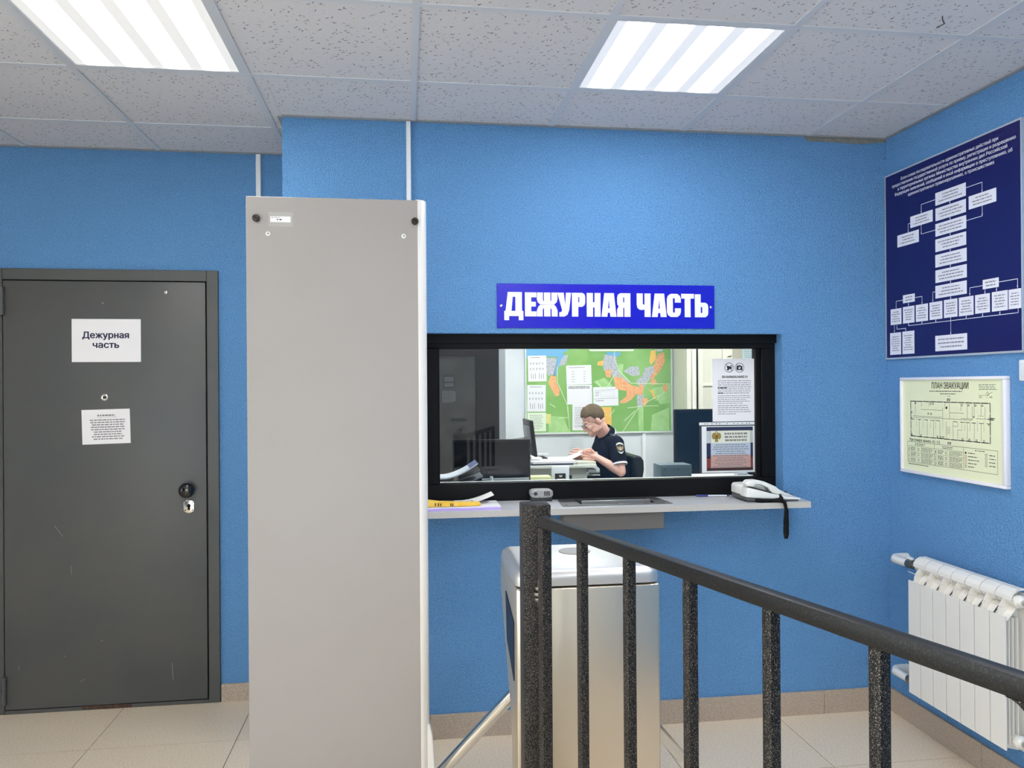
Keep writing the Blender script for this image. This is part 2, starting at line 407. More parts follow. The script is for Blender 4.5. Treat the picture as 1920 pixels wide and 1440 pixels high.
def cut_tiles(parent, name, mt, xs, ys, z0, z1, gap, regions, skip=(), bev=0.0012):
    """tiles on the grid lines xs, ys, clipped to rectangles (x0,y0,x1,y1); equal sizes share one mesh"""
    cache = {}
    for i in range(len(xs)-1):
        for j in range(len(ys)-1):
            if (round(xs[i], 2), round(ys[j], 2)) in skip: continue
            for (rx0, ry0, rx1, ry1) in ([(XL, YF, XR, YB)] if ys[j+1] <= YB else regions):
                x0 = max(xs[i]+gap/2, rx0); x1 = min(xs[i+1]-gap/2, rx1); y0 = max(ys[j]+gap/2, ry0); y1 = min(ys[j+1]-gap/2, ry1)
                if x1-x0 < 0.01 or y1-y0 < 0.01: continue
                k = (round(x1-x0, 3), round(y1-y0, 3))
                if k not in cache:
                    cache[k] = MB().box((-k[0]/2, -k[1]/2, 0), (k[0]/2, k[1]/2, z1-z0)).mesh(name, mt, bevel=bev, seg=1)
                o = bpy.data.objects.new(name, cache[k]); COL.objects.link(o); o.parent = parent
                o.location = Vector(((x0+x1)/2, (y0+y1)/2, z0))-ORG[parent.name]
                o.rotation_euler = (0, 0, 0)
# floor
fl = B((XL-0.14, YF-0.14, -0.12), (XR+0.14, 1.12, -0.004)).build('floor', GROUT); struct(fl)
fx = [-1.37+0.6*k for k in range(-4, 7)]; fy = [0.555+0.6*k for k in range(-10, 2)]
cut_tiles(fl, 'floor_tile', TILEF, fx, fy, -0.0042, 0.0, 0.0035, [(XL, YF, XC, YR), (XC, YF, XR, YB-0.001)], bev=0)
struct(MB().box((-2.6, 1.12, 0), (XC+0.1, YO, FO)).box((XC+0.1, 0.64, 0), (XO, YO, FO)).build('floor_office', M('linoleum', (150, 140, 126), 0.5)))
# ceiling: slab, mineral tiles lying on a grid of tees
ce = B((XL-0.14, YF-0.14, 2.72), (XO+0.1, YO+0.12, 2.80)).build('ceiling', M('slab', (150, 150, 150), 0.9)); struct(ce)
LAMPS = [(-1.2, -0.6, LW, 'left'), (0.6, -0.6, LC, 'right'), (-1.2, -2.4, LW, ''), (1.2, -1.8, LC, ''), (0.6, -3.0, LC, ''), (-1.2, -4.2, LW, ''), (0.6, -4.2, LC, ''), (-3.0, -2.4, LW, '')]
skip = {(round(a, 2), round(b, 2)) for a, b, _, _ in LAMPS}
cx = [0.6*k for k in range(-6, 5)]; cyy = [0.6*k for k in range(-9, 3)]
REG = [(XL, YF, XC, YR), (XC, YF, XR, YB)]
cut_tiles(ce, 'ceiling_tile', CTILE, cx, cyy, H+0.004, H+0.017, 0.010, REG)
# remove tiles where lamps sit
for o in list(ce.children):
    for a, b, _, _ in LAMPS:
        p = o.location+ORG[ce.name]
        if a < p.x < a+0.6 and b < p.y < b+0.6: bpy.data.objects.remove(o); break
def tee(x0, y0, x1, y1, name='ceiling_tee'):
    MB().box((x0, y0, H), (x1, y1, H+0.0036)).box(((x0+x1)/2-0.003 if x1-x0 < 0.1 else x0, (y0+y1)/2-0.003 if y1-y0 < 0.1 else y0, H+0.0036),
        ((x0+x1)/2+0.003 if x1-x0 < 0.1 else x1, (y0+y1)/2+0.003 if y1-y0 < 0.1 else y1, H+0.035)).build(name, TEE, ce)
for x in cx[1:]:
    if x >= XR: continue
    tee(x-0.012, YF, x+0.012, YR if x < XC-0.02 else YB)
for y in cyy:
    xe = XR if y < YB else XC
    xsn = [XL]+[x for x in cx if XL < x < xe]+[xe]
    for a, b in zip(xsn, xsn[1:]):
        if b-a > 0.05: tee(a+0.012, y-0.012, b-0.012, y+0.012)
# wall angles
n = 1
for a, b in [((XC, YB-0.019, H-0.001), (XR, YB, H+0.003)), ((XR-0.019, YF, H-0.001), (XR, YB-0.019, H+0.003)), ((XL, YR-0.019, H-0.001), (XC, YR, H+0.003)), ((XC-0.019, YB, H-0.001), (XC, YR-0.019, H+0.003))]:
    struct(B(a, b).build('trim_%d' % n, M('wall_angle', (150, 152, 154), 0.5))); n += 1
# brown water stain left along the top of the back wall by the corner
st = MB().prism([(1.785, 2.648), (2.188, 2.648), (2.188, 2.638), (2.06, 2.626), (1.9, 2.63), (1.80, 2.631)], lambda u, v, ww: (u, ww, v), YB-0.003, YB)
struct(st.build('trim_%d' % n, M('stain', (116, 118, 116), 0.9, var=(60, (132, 132, 126), 0.4, 0.6))))
# small torn mark on a ceiling tile
tr = MB().tube([(1.62, -0.72, H+0.0035), (1.635, -0.70, H+0.0032), (1.66, -0.675, H+0.0032), (1.655, -0.645, H+0.0035)], 0.0016, 6)
tr.build('torn_mark', M('mark_dark', (60, 58, 56), 0.9), ce)

# duty room ceiling
oc = MB().box((-2.6, 1.12, H+0.004), (XC+0.1, YO, H+0.03)).box((XC+0.1, 0.64, H+0.004), (XO, YO, H+0.03)).build('ceiling_office', M('office_ceiling', (222, 222, 222), 0.9)); struct(oc)

# skirting tiles
def skirt(name, p0, p1, nrm, h=0.085):
    """row of 0.6 m granite skirting tiles from p0 to p1; nrm points into the room"""
    p0 = Vector((*p0, 0)); p1 = Vector((*p1, 0)); d = (p1-p0); L = d.length; d.normalize(); nn = Vector((*nrm, 0))
    r = sempty(name, p0)
    MBk = MB().add([p0+nn*0.0005, p1+nn*0.0005, p1+nn*0.008, p0+nn*0.008, *[q+Vector((0, 0, h-0.003)) for q in (p0+nn*0.0005, p1+nn*0.0005, p1+nn*0.008, p0+nn*0.008)]],
        [(0,3,2,1),(4,5,6,7),(0,1,5,4),(1,2,6,5),(2,3,7,6),(3,0,4,7)])
    MBk.build('mortar_bed', GROUT, r)
    x = 0
    while x < L-0.01:
        e = min(x+0.6, L); a = p0+d*(x+0.001); b = p0+d*(e-0.001)
        q = [a+nn*0.001, b+nn*0.001, b+nn*0.012, a+nn*0.012]
        MB().add(q+[t+Vector((0, 0, h)) for t in q], [(0,3,2,1),(4,5,6,7),(0,1,5,4),(1,2,6,5),(2,3,7,6),(3,0,4,7)]).build('skirting_tile', SKIRT, r, bevel=0.001, seg=1)
        x = e
skirt('baseboard_back', (XC+0.002, YB), (XR-0.013, YB), (0, -1), 0.105)
skirt('baseboard_right', (XR, YB), (XR, YF), (-1, 0), 0.105)
skirt('baseboard_recess', (-0.929, YR), (XC, YR), (0, -1))
skirt('baseboard_recess_left', (XL, YR), (-1.926, YR), (0, -1))
skirt('baseboard_left', (XL, YF), (XL, YR-0.013), (1, 0))

# ------------------------------------------------------------------ ceiling lamps
def troffer(x, y, cover, label, group=None):
    r = thing('ceiling_light', label, 'lamp', (x+0.3, y+0.3, H), group)
    fr = MB()
    for a, b in [((x+0.012, y+0.012), (x+0.588, y+0.024)), ((x+0.012, y+0.576), (x+0.588, y+0.588)), ((x+0.012, y+0.024), (x+0.024, y+0.576)), ((x+0.576, y+0.024), (x+0.588, y+0.576))]:
        fr.box((*a, H+0.0005), (*b, H+0.012))
    fr.build('frame', TEE, r)
    B((x+0.02, y+0.02, H+0.012), (x+0.58, y+0.58, H+0.06)).build('housing', WHITE, r)
    B((x+0.0245, y+0.0245, H+0.004), (x+0.5755, y+0.5755, H+0.008)).build('diffuser', cover, r)
    return r
for x, y, mt, side in LAMPS:
    if side == 'left': troffer(x, y, mt, 'square warm white four tube ceiling panel above the grey steel door')
    elif side == 'right': troffer(x, y, mt, 'square cool white four tube ceiling panel in front of the blue sign wall')
    else: troffer(x, y, mt, 'square ceiling light panel added out of view to brighten the hall', 'added fill lights behind the camera')  # unseen panels added to lift the ceiling and right side of the hall
def office_lamp(x, y):
    r = thing('ceiling_light', 'square ceiling light panel inside the duty room, hidden above the window head', 'lamp', (x+0.3, y+0.3, H), 'duty room lights')
    MB().box((x, y, H-0.03), (x+0.6, y+0.6, H+0.004)).build('housing', WHITE, r)
    B((x+0.0245, y+0.0245, H-0.035), (x+0.5755, y+0.5755, H-0.03)).build('diffuser', LO, r)
for x, y in [(0.9, 2.3), (2.6, 2.3), (0.9, 1.0), (-1.2, 2.4)]: office_lamp(x, y)

# ------------------------------------------------------------------ steel door
d = sempty('door_1', (-1.426, YR, 0))
fr = MB()
for a, b in [((-1.921, 0.985, 0), (-1.896, 1.05, 2.079)), ((-0.984, 0.985, 0), (-0.931, 1.05, 2.079)), ((-1.896, 0.985, 2.026), (-0.984, 1.05, 2.079)), ((-1.896, 0.985, 0), (-0.984, 1.05, 0.018))]:
    fr.box(a, b)
fr.build('door_frame', DOORF, d, bevel=0.002, seg=1)
B((-1.896, 1.03, 0.018), (-0.984, 1.05, 2.026)).build('rebate', GAP, d)
leaf = B((-1.891, 0.981, 0.023), (-0.989, 1.03, 2.021)).build('door_leaf', DOORG, d, bevel=0.002, seg=2)
for z in (1.925, 0.115):
    h = MB().cyl((-1.893, 0.973, z-0.065), (-1.893, 0.973, z-0.006), 0.011, n=16).cyl((-1.893, 0.973, z+0.006), (-1.893, 0.973, z+0.065), 0.011, n=16)
    h.cyl((-1.893, 0.973, z-0.01), (-1.893, 0.973, z+0.01), 0.0095, n=12)
    h.build('hinge', DOORF, d, smooth='auto')
pk = MB().lathe([(0, 0.016), (0.004, 0.016), (0.006, 0.012), (0.005, 0.010)], (-1.447, 0.981, 1.473), (0, -1, 0))
pk.build('peephole', STEEL, d, smooth='auto')
MB().lathe([(0, 0.0085), (0.0052, 0.0075), (0.008, 0.004)], (-1.447, 0.981, 1.473), (0, -1, 0), 16).build('peephole_lens', M('lens', (40, 40, 44), 0.05), d, smooth='auto')
MB().lathe([(0, 0.009), (0.004, 0.009), (0.007, 0.005)], (-1.167, 0.981, 1.972), (0, -1, 0), 12).build('rivet', STEEL, d, smooth='auto')
MB().lathe([(0, 0.004), (0.003, 0.003)], (-1.452, 0.981, 1.918), (0, -1, 0), 8).build('rivet', STEEL, d)
kb = MB().lathe([(0, 0.026), (0.006, 0.026), (0.008, 0.016), (0.026, 0.015), (0.032, 0.03), (0.044, 0.0365), (0.056, 0.035), (0.066, 0.026), (0.070, 0.010), (0.0705, 0.0002)], (-1.068, 0.981, 1.030), (0, -1, 0), 32)
kn = kb.build('door_knob', M('knob_black', (8, 8, 8), 0.08, coat=0.5), d, smooth=True)
lp = MB()
for k in range(1):
    pts = []
    for a in range(0, 361, 15):
        t = math.radians(a); u = 0.0235*math.copysign(min(1, abs(math.cos(t))*1.25), math.cos(t)); v = 0.032*math.sin(t)
        pts.append((u, v))
    lp.prism(pts[:-1], lambda u, v, ww: (-1.069+u, ww, 0.948+v), 0.981, 0.9765)
pl_ = lp.build('lock_plate', STEEL, d, bevel=0.0012)
kh = MB().lathe([(0, 0.0085), (0.0012, 0.0085)], (-1.069, 0.9764, 0.952), (0, -1, 0), 16).box((-1.0745, 0.9752, 0.931), (-1.0635, 0.9764, 0.95))
for u, v in ((-0.016, 0.018), (0.016, 0.018), (-0.016, -0.018), (0.016, -0.018)): kh.lathe([(0, 0.003), (0.001, 0.003)], (-1.069+u, 0.9764, 0.948+v), (0, -1, 0), 8)
kh.build('keyhole', GAP, pl_)
sc_ = MB().prism([(-1.556, 0.019), (-1.50, 0.0205), (-1.335, 0.0195), (-1.335, 0.004), (-1.44, 0.003), (-1.556, 0.0045)], lambda u, v, ww: (u, ww, v), 0.985, 0.9835)
sc_.build('worn_sill_patch', M('rust', (58, 38, 30), 0.8, var=(70, (84, 62, 50), 0.4, 0.6)), d)
sl = M('scuff', (122, 124, 126), 0.7)
sp = Print((-1.891, 0.981, 0.023), (1, 0, 0), (0, 0, -1), (0, -1, 0))
for a, b in [((0.22, -0.85), (0.255, -0.80)), ((0.29, -0.66), (0.293, -0.62)), ((0.33, -0.115), (0.345, -0.125)), ((0.74, -0.18), (0.745, -0.1)), ((0.42, -0.30), (0.43, -0.305)), ((0.26, -0.24), (0.262, -0.235)), ((0.06, -0.2), (0.062, -0.185))]:
    sp.line(a, b, 0.003, sl)
sp.build('scuff_marks', d, kind='stuff')

# papers on the door
def sheet(name, label, cat, O, U, D, N, w_, h_, mt=PAPER, thick=0.0012, group=None, tilt=0):
    O = Vector(O); U = Vector(U).normalized(); D = Vector(D).normalized(); N = Vector(N).normalized()
    if tilt:
        q = Matrix.Rotation(math.radians(tilt), 3, N); U = q @ U; D = q @ D
    c = O+U*w_/2+D*h_
    r = thing(name, label, cat, c, group)
    q = [O, O+U*w_, O+U*w_+D*h_, O+D*h_]
    MB().add(q+[t+N*thick for t in q], [(0,3,2,1),(4,5,6,7),(0,1,5,4),(1,2,6,5),(2,3,7,6),(3,0,4,7)]).build('sheet', mt, r)
    return r, Print(O+N*thick, U, D, N)
X, DN, TO = (1, 0, 0), (0, 0, -1), (0, -1, 0)
NAVY = M('ink_navy', (26, 26, 66), 0.7)
r, p = sheet('door_sign', 'white printed card naming the room, upper sheet on the steel door', 'sign', (-1.591, 0.9805, 1.843), X, DN, TO, 0.308, 0.203)
p.text('Дежурная', 0.048, 0.254, 0.090, 0.030, NAVY, bold=0.03).text('часть', 0.094, 0.210, 0.136, 0.030, NAVY, bold=0.03)
p.build('lettering', r)
r, p = sheet('notice_sheet', 'small text notice taped slightly askew below the peephole on steel door', 'notice', (-1.550, 0.9805, 1.414), X, DN, TO, 0.215, 0.163, tilt=1.3)
p.words(0.07, 0.022, 0.155, 0.034, 1, INKG, fill=0.55); p.line((0.07, 0.036), (0.155, 0.036), 0.0012, INKG)
p.words(0.03, 0.044, 0.2, 0.145, 9, INKG, center=True, fill=0.42, ragged=0.3)
p.build('text_lines', r, kind='stuff')

# ------------------------------------------------------------------ cable ducts
def duct(label, x0, x1, yf, z0, z1):
    r = thing('cable_duct', label, 'cable duct', ((x0+x1)/2, yf, z0))
    B((x0, yf-0.012, z0), (x1, yf, z1)).build('base', WHITE, r)
    B((x0+0.001, yf-0.016, z0), (x1-0.001, yf-0.012, z1)).build('cover', M('duct_white', (226, 230, 234), 0.4), r, bevel=0.0015, seg=1)
duct('white vertical cable duct on the recessed wall beside the door', -0.752, -0.728, YR, 0.09, H-0.002)
duct('white vertical cable duct on the main wall behind the grey detector panel', -0.029, -0.009, YB, 1.0045, H-0.002)

# ------------------------------------------------------------------ blue sign
r = thing('room_sign', 'long blue plate with big white letters above the service window', 'sign', (0.852, YB, 1.765))
BL = M('sign_blue', (14, 8, 190), 0.22, coat=0.4)
B((0.357, YB-0.005, 1.7665), (1.346, YB, 1.9605)).build('plate', BL, r, bevel=0.0012, seg=1)
LET = {
'Д': [[(212,163),(320,163),(320,200),(208,200)], [(208,200),(250,200),(240,310),(195,310)], [(270,200),(320,200),(320,310),(270,310)], [(185,310),(330,310),(330,350),(185,350)], [(185,350),(222,350),(222,382),(185,382)], [(295,350),(330,350),(330,382),(295,382)]],
'Е': [[(342,165),(390,165),(390,352),(342,352)], [(390,165),(430,165),(430,203),(390,203)], [(390,238),(425,238),(425,275),(390,275)], [(390,313),(430,313),(430,352),(390,352)]],
'Ж': [[(488,165),(537,165),(537,352),(488,352)]] + [[(512.5+s*(512.5-x), y) for x, y in q] for s in (1, -1) for q in
      ([(590-0,165),(545,165),(545,225),(537,236),(537,262),(563,262),(585,240),(592,215)], [(563,258),(537,258),(537,282),(547,300),(547,352),(592,352),(592,305),(580,275)])],
'У': [[(590,165),(640,165),(651,262),(657,165),(697,165),(682,300),(668,338),(645,352),(605,352),(605,318),(622,316),(627,300)]],
'Р': [[(703,165),(752,165),(752,352),(703,352)], [(752,165),(785,165),(802,178),(806,198),(760,198),(752,198)], [(760,198),(806,198),(806,240),(760,240)], [(752,240),(806,240),(800,262),(782,275),(752,275)]],
'Н': [[(818,165),(866,165),(866,352),(818,352)], [(879,165),(925,165),(925,352),(879,352)], [(866,238),(879,238),(879,279),(866,279)]],
'А': [[(955,165),(991,165),(991,210),(984,285),(982,320),(978,352),(932,352)], [(991,165),(1030,165),(1050,352),(1002,352),(998,320),(996,285),(991,210)], [(984,285),(996,285),(998,320),(982,320)]],
'Я': [[(1112,165),(1160,165),(1160,352),(1112,352)], [(1112,165),(1080,165),(1062,177),(1056,198),(1103,198),(1112,198)], [(1056,198),(1103,198),(1103,238),(1056,238)], [(1056,238),(1112,238),(1112,276),(1103,284),(1103,352),(1055,352),(1055,295),(1068,268),(1058,255)]],
'Ч': [[(1210,165),(1258,165),(1258,246),(1264,255),(1272,253),(1272,292),(1254,297),(1231,294),(1216,280),(1210,255)], [(1272,165),(1320,165),(1320,352),(1272,352)]],
'С': [[(1450,205),(1498,205),(1498,312),(1450,312)]] + [[(x, 258.5+s*(258.5-y)) for x, y in [(1450,205),(1458,182),(1480,166),(1533,166),(1554,182),(1562,205),(1562,236),(1514,236),(1514,207),(1506,198),(1498,205)]] for s in (1, -1)],
'Т': [[(1565,165),(1668,165),(1668,203),(1565,203)], [(1593,203),(1640,203),(1640,352),(1593,352)]],
'Ь': [[(1675,168),(1722,168),(1722,352),(1675,352)], [(1722,235),(1760,235),(1778,248),(1783,270),(1735,270),(1722,270)], [(1735,270),(1783,270),(1783,318),(1735,318)], [(1722,318),(1783,318),(1778,338),(1760,352),(1722,352)]]}
LET['а'] = [[(x+398, y) for x, y in q] for q in LET['А']]
for ch, polys in LET.items():
    b = MB()
    for q in polys:
        b.prism([(0.357+(u-130)*0.989/1705, 1.9605-(v-97)*0.194/346) for u, v in q], lambda u, v, ww: (u, ww, v), YB-0.005, YB-0.0062)
    b.build('letter', M('sign_white', (236, 236, 242), 0.4), r)
for x in (0.3757, 1.3285): MB().lathe([(0, 0.006), (0.002, 0.0055), (0.0035, 0.003)], (x, YB-0.005, 1.863), (0, -1, 0), 12).build('screw', STEEL, r, smooth='auto')

# ------------------------------------------------------------------ service window
wn = sempty('window_1', (0.85, 0.51, 1.0))
for a, b in [((0.03, 0.51, 1.003), (1.67, 0.575, 1.083)), ((0.03, 0.51, 1.681), (1.67, 0.575, 1.744)), ((0.03, 0.51, 1.083), (0.104, 0.575, 1.681)), ((1.603, 0.51, 1.083), (1.67, 0.575, 1.681))]:
    B(a, b).build('frame_bar', ALUB, wn, bevel=0.002, seg=1)
for a, b in [((1.583, 0.528, 1.083), (1.603, 0.57, 1.681)), ((0.104, 0.528, 1.083), (0.110, 0.57, 1.681))]:
    B(a, b).build('glazing_bead', ALUB, wn, bevel=0.001, seg=1)
B((0.03, 0.495, 1.705), (1.67, 0.51, 1.744)).build('frame_cover', ALUB, wn)
B((0.1045, 0.546, 1.0835), (1.6025, 0.552, 1.6805)).build('pane', GLASS, wn)
MB().box((0.03, 0.575, 1.0), (1.67, 0.64, 1.078)).build('window_sill', M('sill_white', (214, 214, 212), 0.5), wn)

# ------------------------------------------------------------------ shelf with pass-through tray
r = thing('counter_shelf', 'pale grey laminate shelf running under the service window', 'shelf', (0.85, 0.35, 0.978))
ZS = 1.004
fn = lambda u, v, ww: (u, v, ww)
s = MB()
# board with an opening for the tray
s.box((0.032, 0.245, 0.979), (0.66, 0.508, ZS)); s.box((1.06, 0.245, 0.979), (1.668, 0.508, ZS)); s.box((0.66, 0.245, 0.979), (1.06, 0.335, ZS)); s.box((0.66, 0.485, 0.979), (1.06, 0.508, ZS))
s.prism([(1.668, 0.245), (1.70, 0.25), (1.706, 0.27), (1.70, 0.4375), (1.668, 0.4375)], fn, 0.979, ZS)
s.prism([(-0.06, 0.245), (0.032, 0.245), (0.032, 0.4375), (-0.06, 0.4375)], fn, 0.979, ZS)
s.build('board', SHELFM, r)
B((-0.06, 0.2435, 0.9785), (1.698, 0.245, ZS-0.0005)).build('edge_strip', M('edge_band', (196, 192, 186), 0.4), r)
r = thing('pass_tray', 'dark grey steel document tray sunk into the window shelf', 'tray', (0.86, 0.40, 0.88))
TRAY = M('tray_steel', (98, 98, 98), 0.4, 0.6)
fl_ = MB()
fl_.prism([(0.615, 0.30), (1.095, 0.30), (1.075, 0.507), (0.63, 0.507)], fn, ZS+0.0002, ZS+0.0016)
# flange as four strips around the well
fl_ = MB()
for q in ([(0.615,0.295),(1.095,0.295),(1.095,0.335),(0.615,0.335)], [(0.615,0.335),(0.70,0.335),(0.70,0.485),(0.63,0.485)], [(1.03,0.335),(1.095,0.335),(1.08,0.485),(1.03,0.485)], [(0.63,0.485),(1.08,0.485),(1.078,0.507),(0.632,0.507)]):
    fl_.prism(q, fn, ZS+0.0003, ZS+0.002)
fl_.build('flange', TRAY, r)
wl = MB()
for a, b in [((0.662, 0.337, 0.90), (1.058, 0.483, 0.905)), ((0.662, 0.337, 0.905), (1.058, 0.34, ZS+0.0003)), ((0.662, 0.48, 0.905), (1.058, 0.483, ZS+0.0003)), ((0.662, 0.34, 0.905), (0.665, 0.48, ZS+0.0003)), ((1.055, 0.34, 0.905), (1.058, 0.48, ZS+0.0003))]: wl.box(a, b)
wl.build('well', M('tray_inside', (54, 54, 54), 0.5, 0.3), r)
MB().box((0.72, 0.40, ZS-0.012), (1.03, 0.415, ZS+0.006)).build('sliding_lip', M('lip', (196, 196, 196), 0.35, 0.7), r, bevel=0.001, seg=1)
MB().box((0.61, 0.262, 0.905), (1.045, 0.34, 0.9785)).build('under_shelf_box', M('box_grey', (112, 108, 104), 0.5), r, bevel=0.002, seg=1)
for x in (0.632, 0.855, 1.075): MB().lathe([(0, 0.005), (0.003, 0.004)], (x, 0.315, ZS+0.002), (0, 0, 1), 10).build('screw', STEEL, r)

# things on the shelf -------------------------------------------------
def wavy(xs, y0, y1, zf, th, skew=0.0):
    """paper bent along x: zf(x) height"""
    b = MB(); n = len(xs); vs = []
    for x in xs:
        z = zf(x); vs += [(x, y0, z), (x+skew, y1, z), (x+skew, y1, z+th), (x, y0, z+th)]
    fs = [(0, 1, 2, 3), ((n-1)*4+3, (n-1)*4+2, (n-1)*4+1, (n-1)*4)]
    for i in range(n-1):
        for k in range(4): fs.append((i*4+k, (i+1)*4+k, (i+1)*4+(k+1) % 4, i*4+(k+1) % 4))
    return b.add(vs, fs)
xs = [0.03+0.03*k for k in range(11)]
r = thing('paper_pad', 'purple-edged pad of white papers lying at the left end of the shelf', 'papers', (0.18, 0.36, ZS))
wavy([0.02+0.033*k for k in range(11)], 0.275, 0.45, lambda x: ZS+0.0005, 0.007).build('cover', M('violet', (196, 170, 240), 0.6), r)
wavy([0.02+0.033*k for k in range(11)], 0.285, 0.45, lambda x: ZS+0.008, 0.004).build('sheets', PAPER, r)
wavy([0.08+0.025*k for k in range(11)], 0.352, 0.47, lambda x: ZS+0.0125+0.036*max(0, (x-0.20)/0.13)**1.6, 0.0008).build('curled_sheet', M('paper_warm', (240, 236, 232), 0.75), r)
z0 = ZS+0.0138
yl = MB().prism([(0.0, z0), (0.255, z0), (0.272, z0+0.005), (0.262, z0+0.013), (0.18, z0+0.014), (0.10, z0+0.018), (0.03, z0+0.028), (0.0, z0+0.030)], lambda u, v, ww: (u, ww, v), 0.296, 0.345)
yo = yl.build('yellow_card', M('yellow_card', (246, 196, 60), 0.6, var=(40, (250, 214, 110), 0.45, 0.7)), None, bevel=0.0015, seg=1)
tag(yo, 'folded yellow card with black bars resting on the purple-edged pad', 'card')
yb = MB()
for x, ww, h0, h1 in ((0.078, 0.004, 0.004, 0.016), (0.090, 0.0045, 0.003, 0.0155), (0.1, 0.004, 0.003, 0.014), (0.142, 0.0035, 0.002, 0.013), (0.150, 0.0035, 0.002, 0.013)):
    yb.box((x, 0.2945, z0+h0), (x+ww, 0.2962, z0+h1))
yb.build('black_bars', INK, yo, kind='stuff')
r = thing('intercom', 'small grey speaker unit with round corners standing before the window frame', 'intercom', (0.552, 0.475, ZS))
b = MB()
pts = []
for a in range(0, 360, 15):
    t = math.radians(a); pts.append((0.552+0.05*math.copysign(abs(math.cos(t))**0.45, math.cos(t)), 1.040+0.0185*math.copysign(abs(math.sin(t))**0.6, math.sin(t))))
b.prism(pts, lambda u, v, ww: (u, ww, v), 0.448, 0.50)
b.build('front', M('intercom_grey', (172, 172, 170), 0.45, var=(220, (120, 120, 120), 0.5, 0.7)), r, bevel=0.003)
MB().box((0.505, 0.452, ZS), (0.599, 0.5, 1.024)).build('base', M('dark_grey', (50, 50, 52), 0.5), r, bevel=0.003)
for k in range(5):
    MB().box((0.562+k*0.0055, 0.4465, 1.031), (0.5645+k*0.0055, 0.449, 1.050)).build('slot', GAP, r)
MB().lathe([(0, 0.008), (0.002, 0.008)], (0.524, 0.4485, 1.040), (0, -1, 0), 14).build('button', M('dark_grey', (50, 50, 52), 0.5), r)
for x in (0.5085, 0.5955): MB().lathe([(0, 0.0045), (0.0025, 0.003)], (x, 0.4485, 1.040), (0, -1, 0), 10).build('screw', STEEL, r)
def pen(label, a, bb, mt):
    r = thing('pen', label, 'pen', a)
    a = Vector(a); bb = Vector(bb); dd = (bb-a).normalized(); L = (bb-a).length
    MB().lathe([(0, 0.004), (L*0.62, 0.004)], a, dd, 10).build('barrel', M('pen_clear', (210, 214, 226), 0.3), r, smooth='auto')
    MB().lathe([(L*0.62, 0.0048), (L*0.97, 0.0048), (L, 0.003)], a, dd, 10).build('cap', mt, r, smooth='auto')
    MB().lathe([(-0.012, 0.001), (0, 0.004)], a, dd, 10).build('tip', mt, r, smooth='auto')
pen('dark blue pen lying on the white papers behind the folded yellow card', (0.235, 0.385, ZS+0.0205), (0.12, 0.400, ZS+0.0205), M('pen_navy', (24, 28, 50), 0.4))
pen('pen with blue cap lying on the shelf left of the telephone', (1.405, 0.452, ZS+0.005), (1.268, 0.475, ZS+0.005), M('pen_blue', (40, 44, 130), 0.35))
# desk telephone: wedge, high at the left, handset along its near side
r = thing('telephone', 'white corded desk telephone at the right end of the shelf', 'telephone', (1.53, 0.34, ZS))
TW = M('phone_white', (236, 236, 232), 0.35)
fx_ = lambda u, v, ww: (u, ww, v)
MB().prism([(1.418, 1.012), (1.47, 1.0045), (1.655, 1.0045), (1.66, 1.010), (1.655, 1.016), (1.53, 1.020), (1.42, 1.034)], fx_, 0.272, 0.43).build('base_plate', M('phone_grey', (92, 92, 92), 0.5), r, bevel=0.003)
MB().prism([(1.412, 1.028), (1.53, 1.0155), (1.658, 1.011), (1.664, 1.018), (1.60, 1.026), (1.53, 1.040), (1.47, 1.057), (1.42, 1.068)], fx_, 0.262, 0.328).prism([(1.418, 1.030), (1.53, 1.0155), (1.658, 1.011), (1.664, 1.018), (1.60, 1.044), (1.54, 1.060), (1.46, 1.074), (1.425, 1.072), (1.418, 1.062)], fx_, 0.3285, 0.435).build('body', TW, r, bevel=0.005, seg=3)
hs = MB().prism([(1.413, 1.085), (1.428, 1.099), (1.46, 1.101), (1.50, 1.092), (1.55, 1.070), (1.577, 1.048), (1.574, 1.034), (1.553, 1.0375), (1.527, 1.0465), (1.514, 1.066), (1.485, 1.078), (1.458, 1.083), (1.448, 1.070), (1.418, 1.0745)], fx_, 0.268, 0.315)
hs.build('handset', TW, r, bevel=0.005, seg=3)
MB().prism([(1.444, 1.0640), (1.529, 1.0415), (1.529, 1.0475), (1.444, 1.0695)], fx_, 0.266, 0.318).build('cradle', M('dark_grey', (50, 50, 52), 0.5), r)
kp = None
for i in range(3):
    for j in range(4):
        x = 1.565+j*0.017; z = 1.0555-(x-1.565)*0.44; y = 0.335+i*0.026
        MB().box((x, y, z-0.004), (x+0.011, y+0.018, z+0.004), rot=rotm('Y', 23)).build('key', M('key_grey', (212, 212, 210), 0.4), r)
MB().lathe([(0, 0.007), (0.004, 0.006)], (1.637, 0.30, 1.028), (0.4, 0, 1), 12).build('button', M('key_dark', (70, 70, 74), 0.4), r)
MB().box((1.604, 0.292, 1.040), (1.614, 0.302, 1.046)).build('button', M('key_dark', (70, 70, 74), 0.4), r)
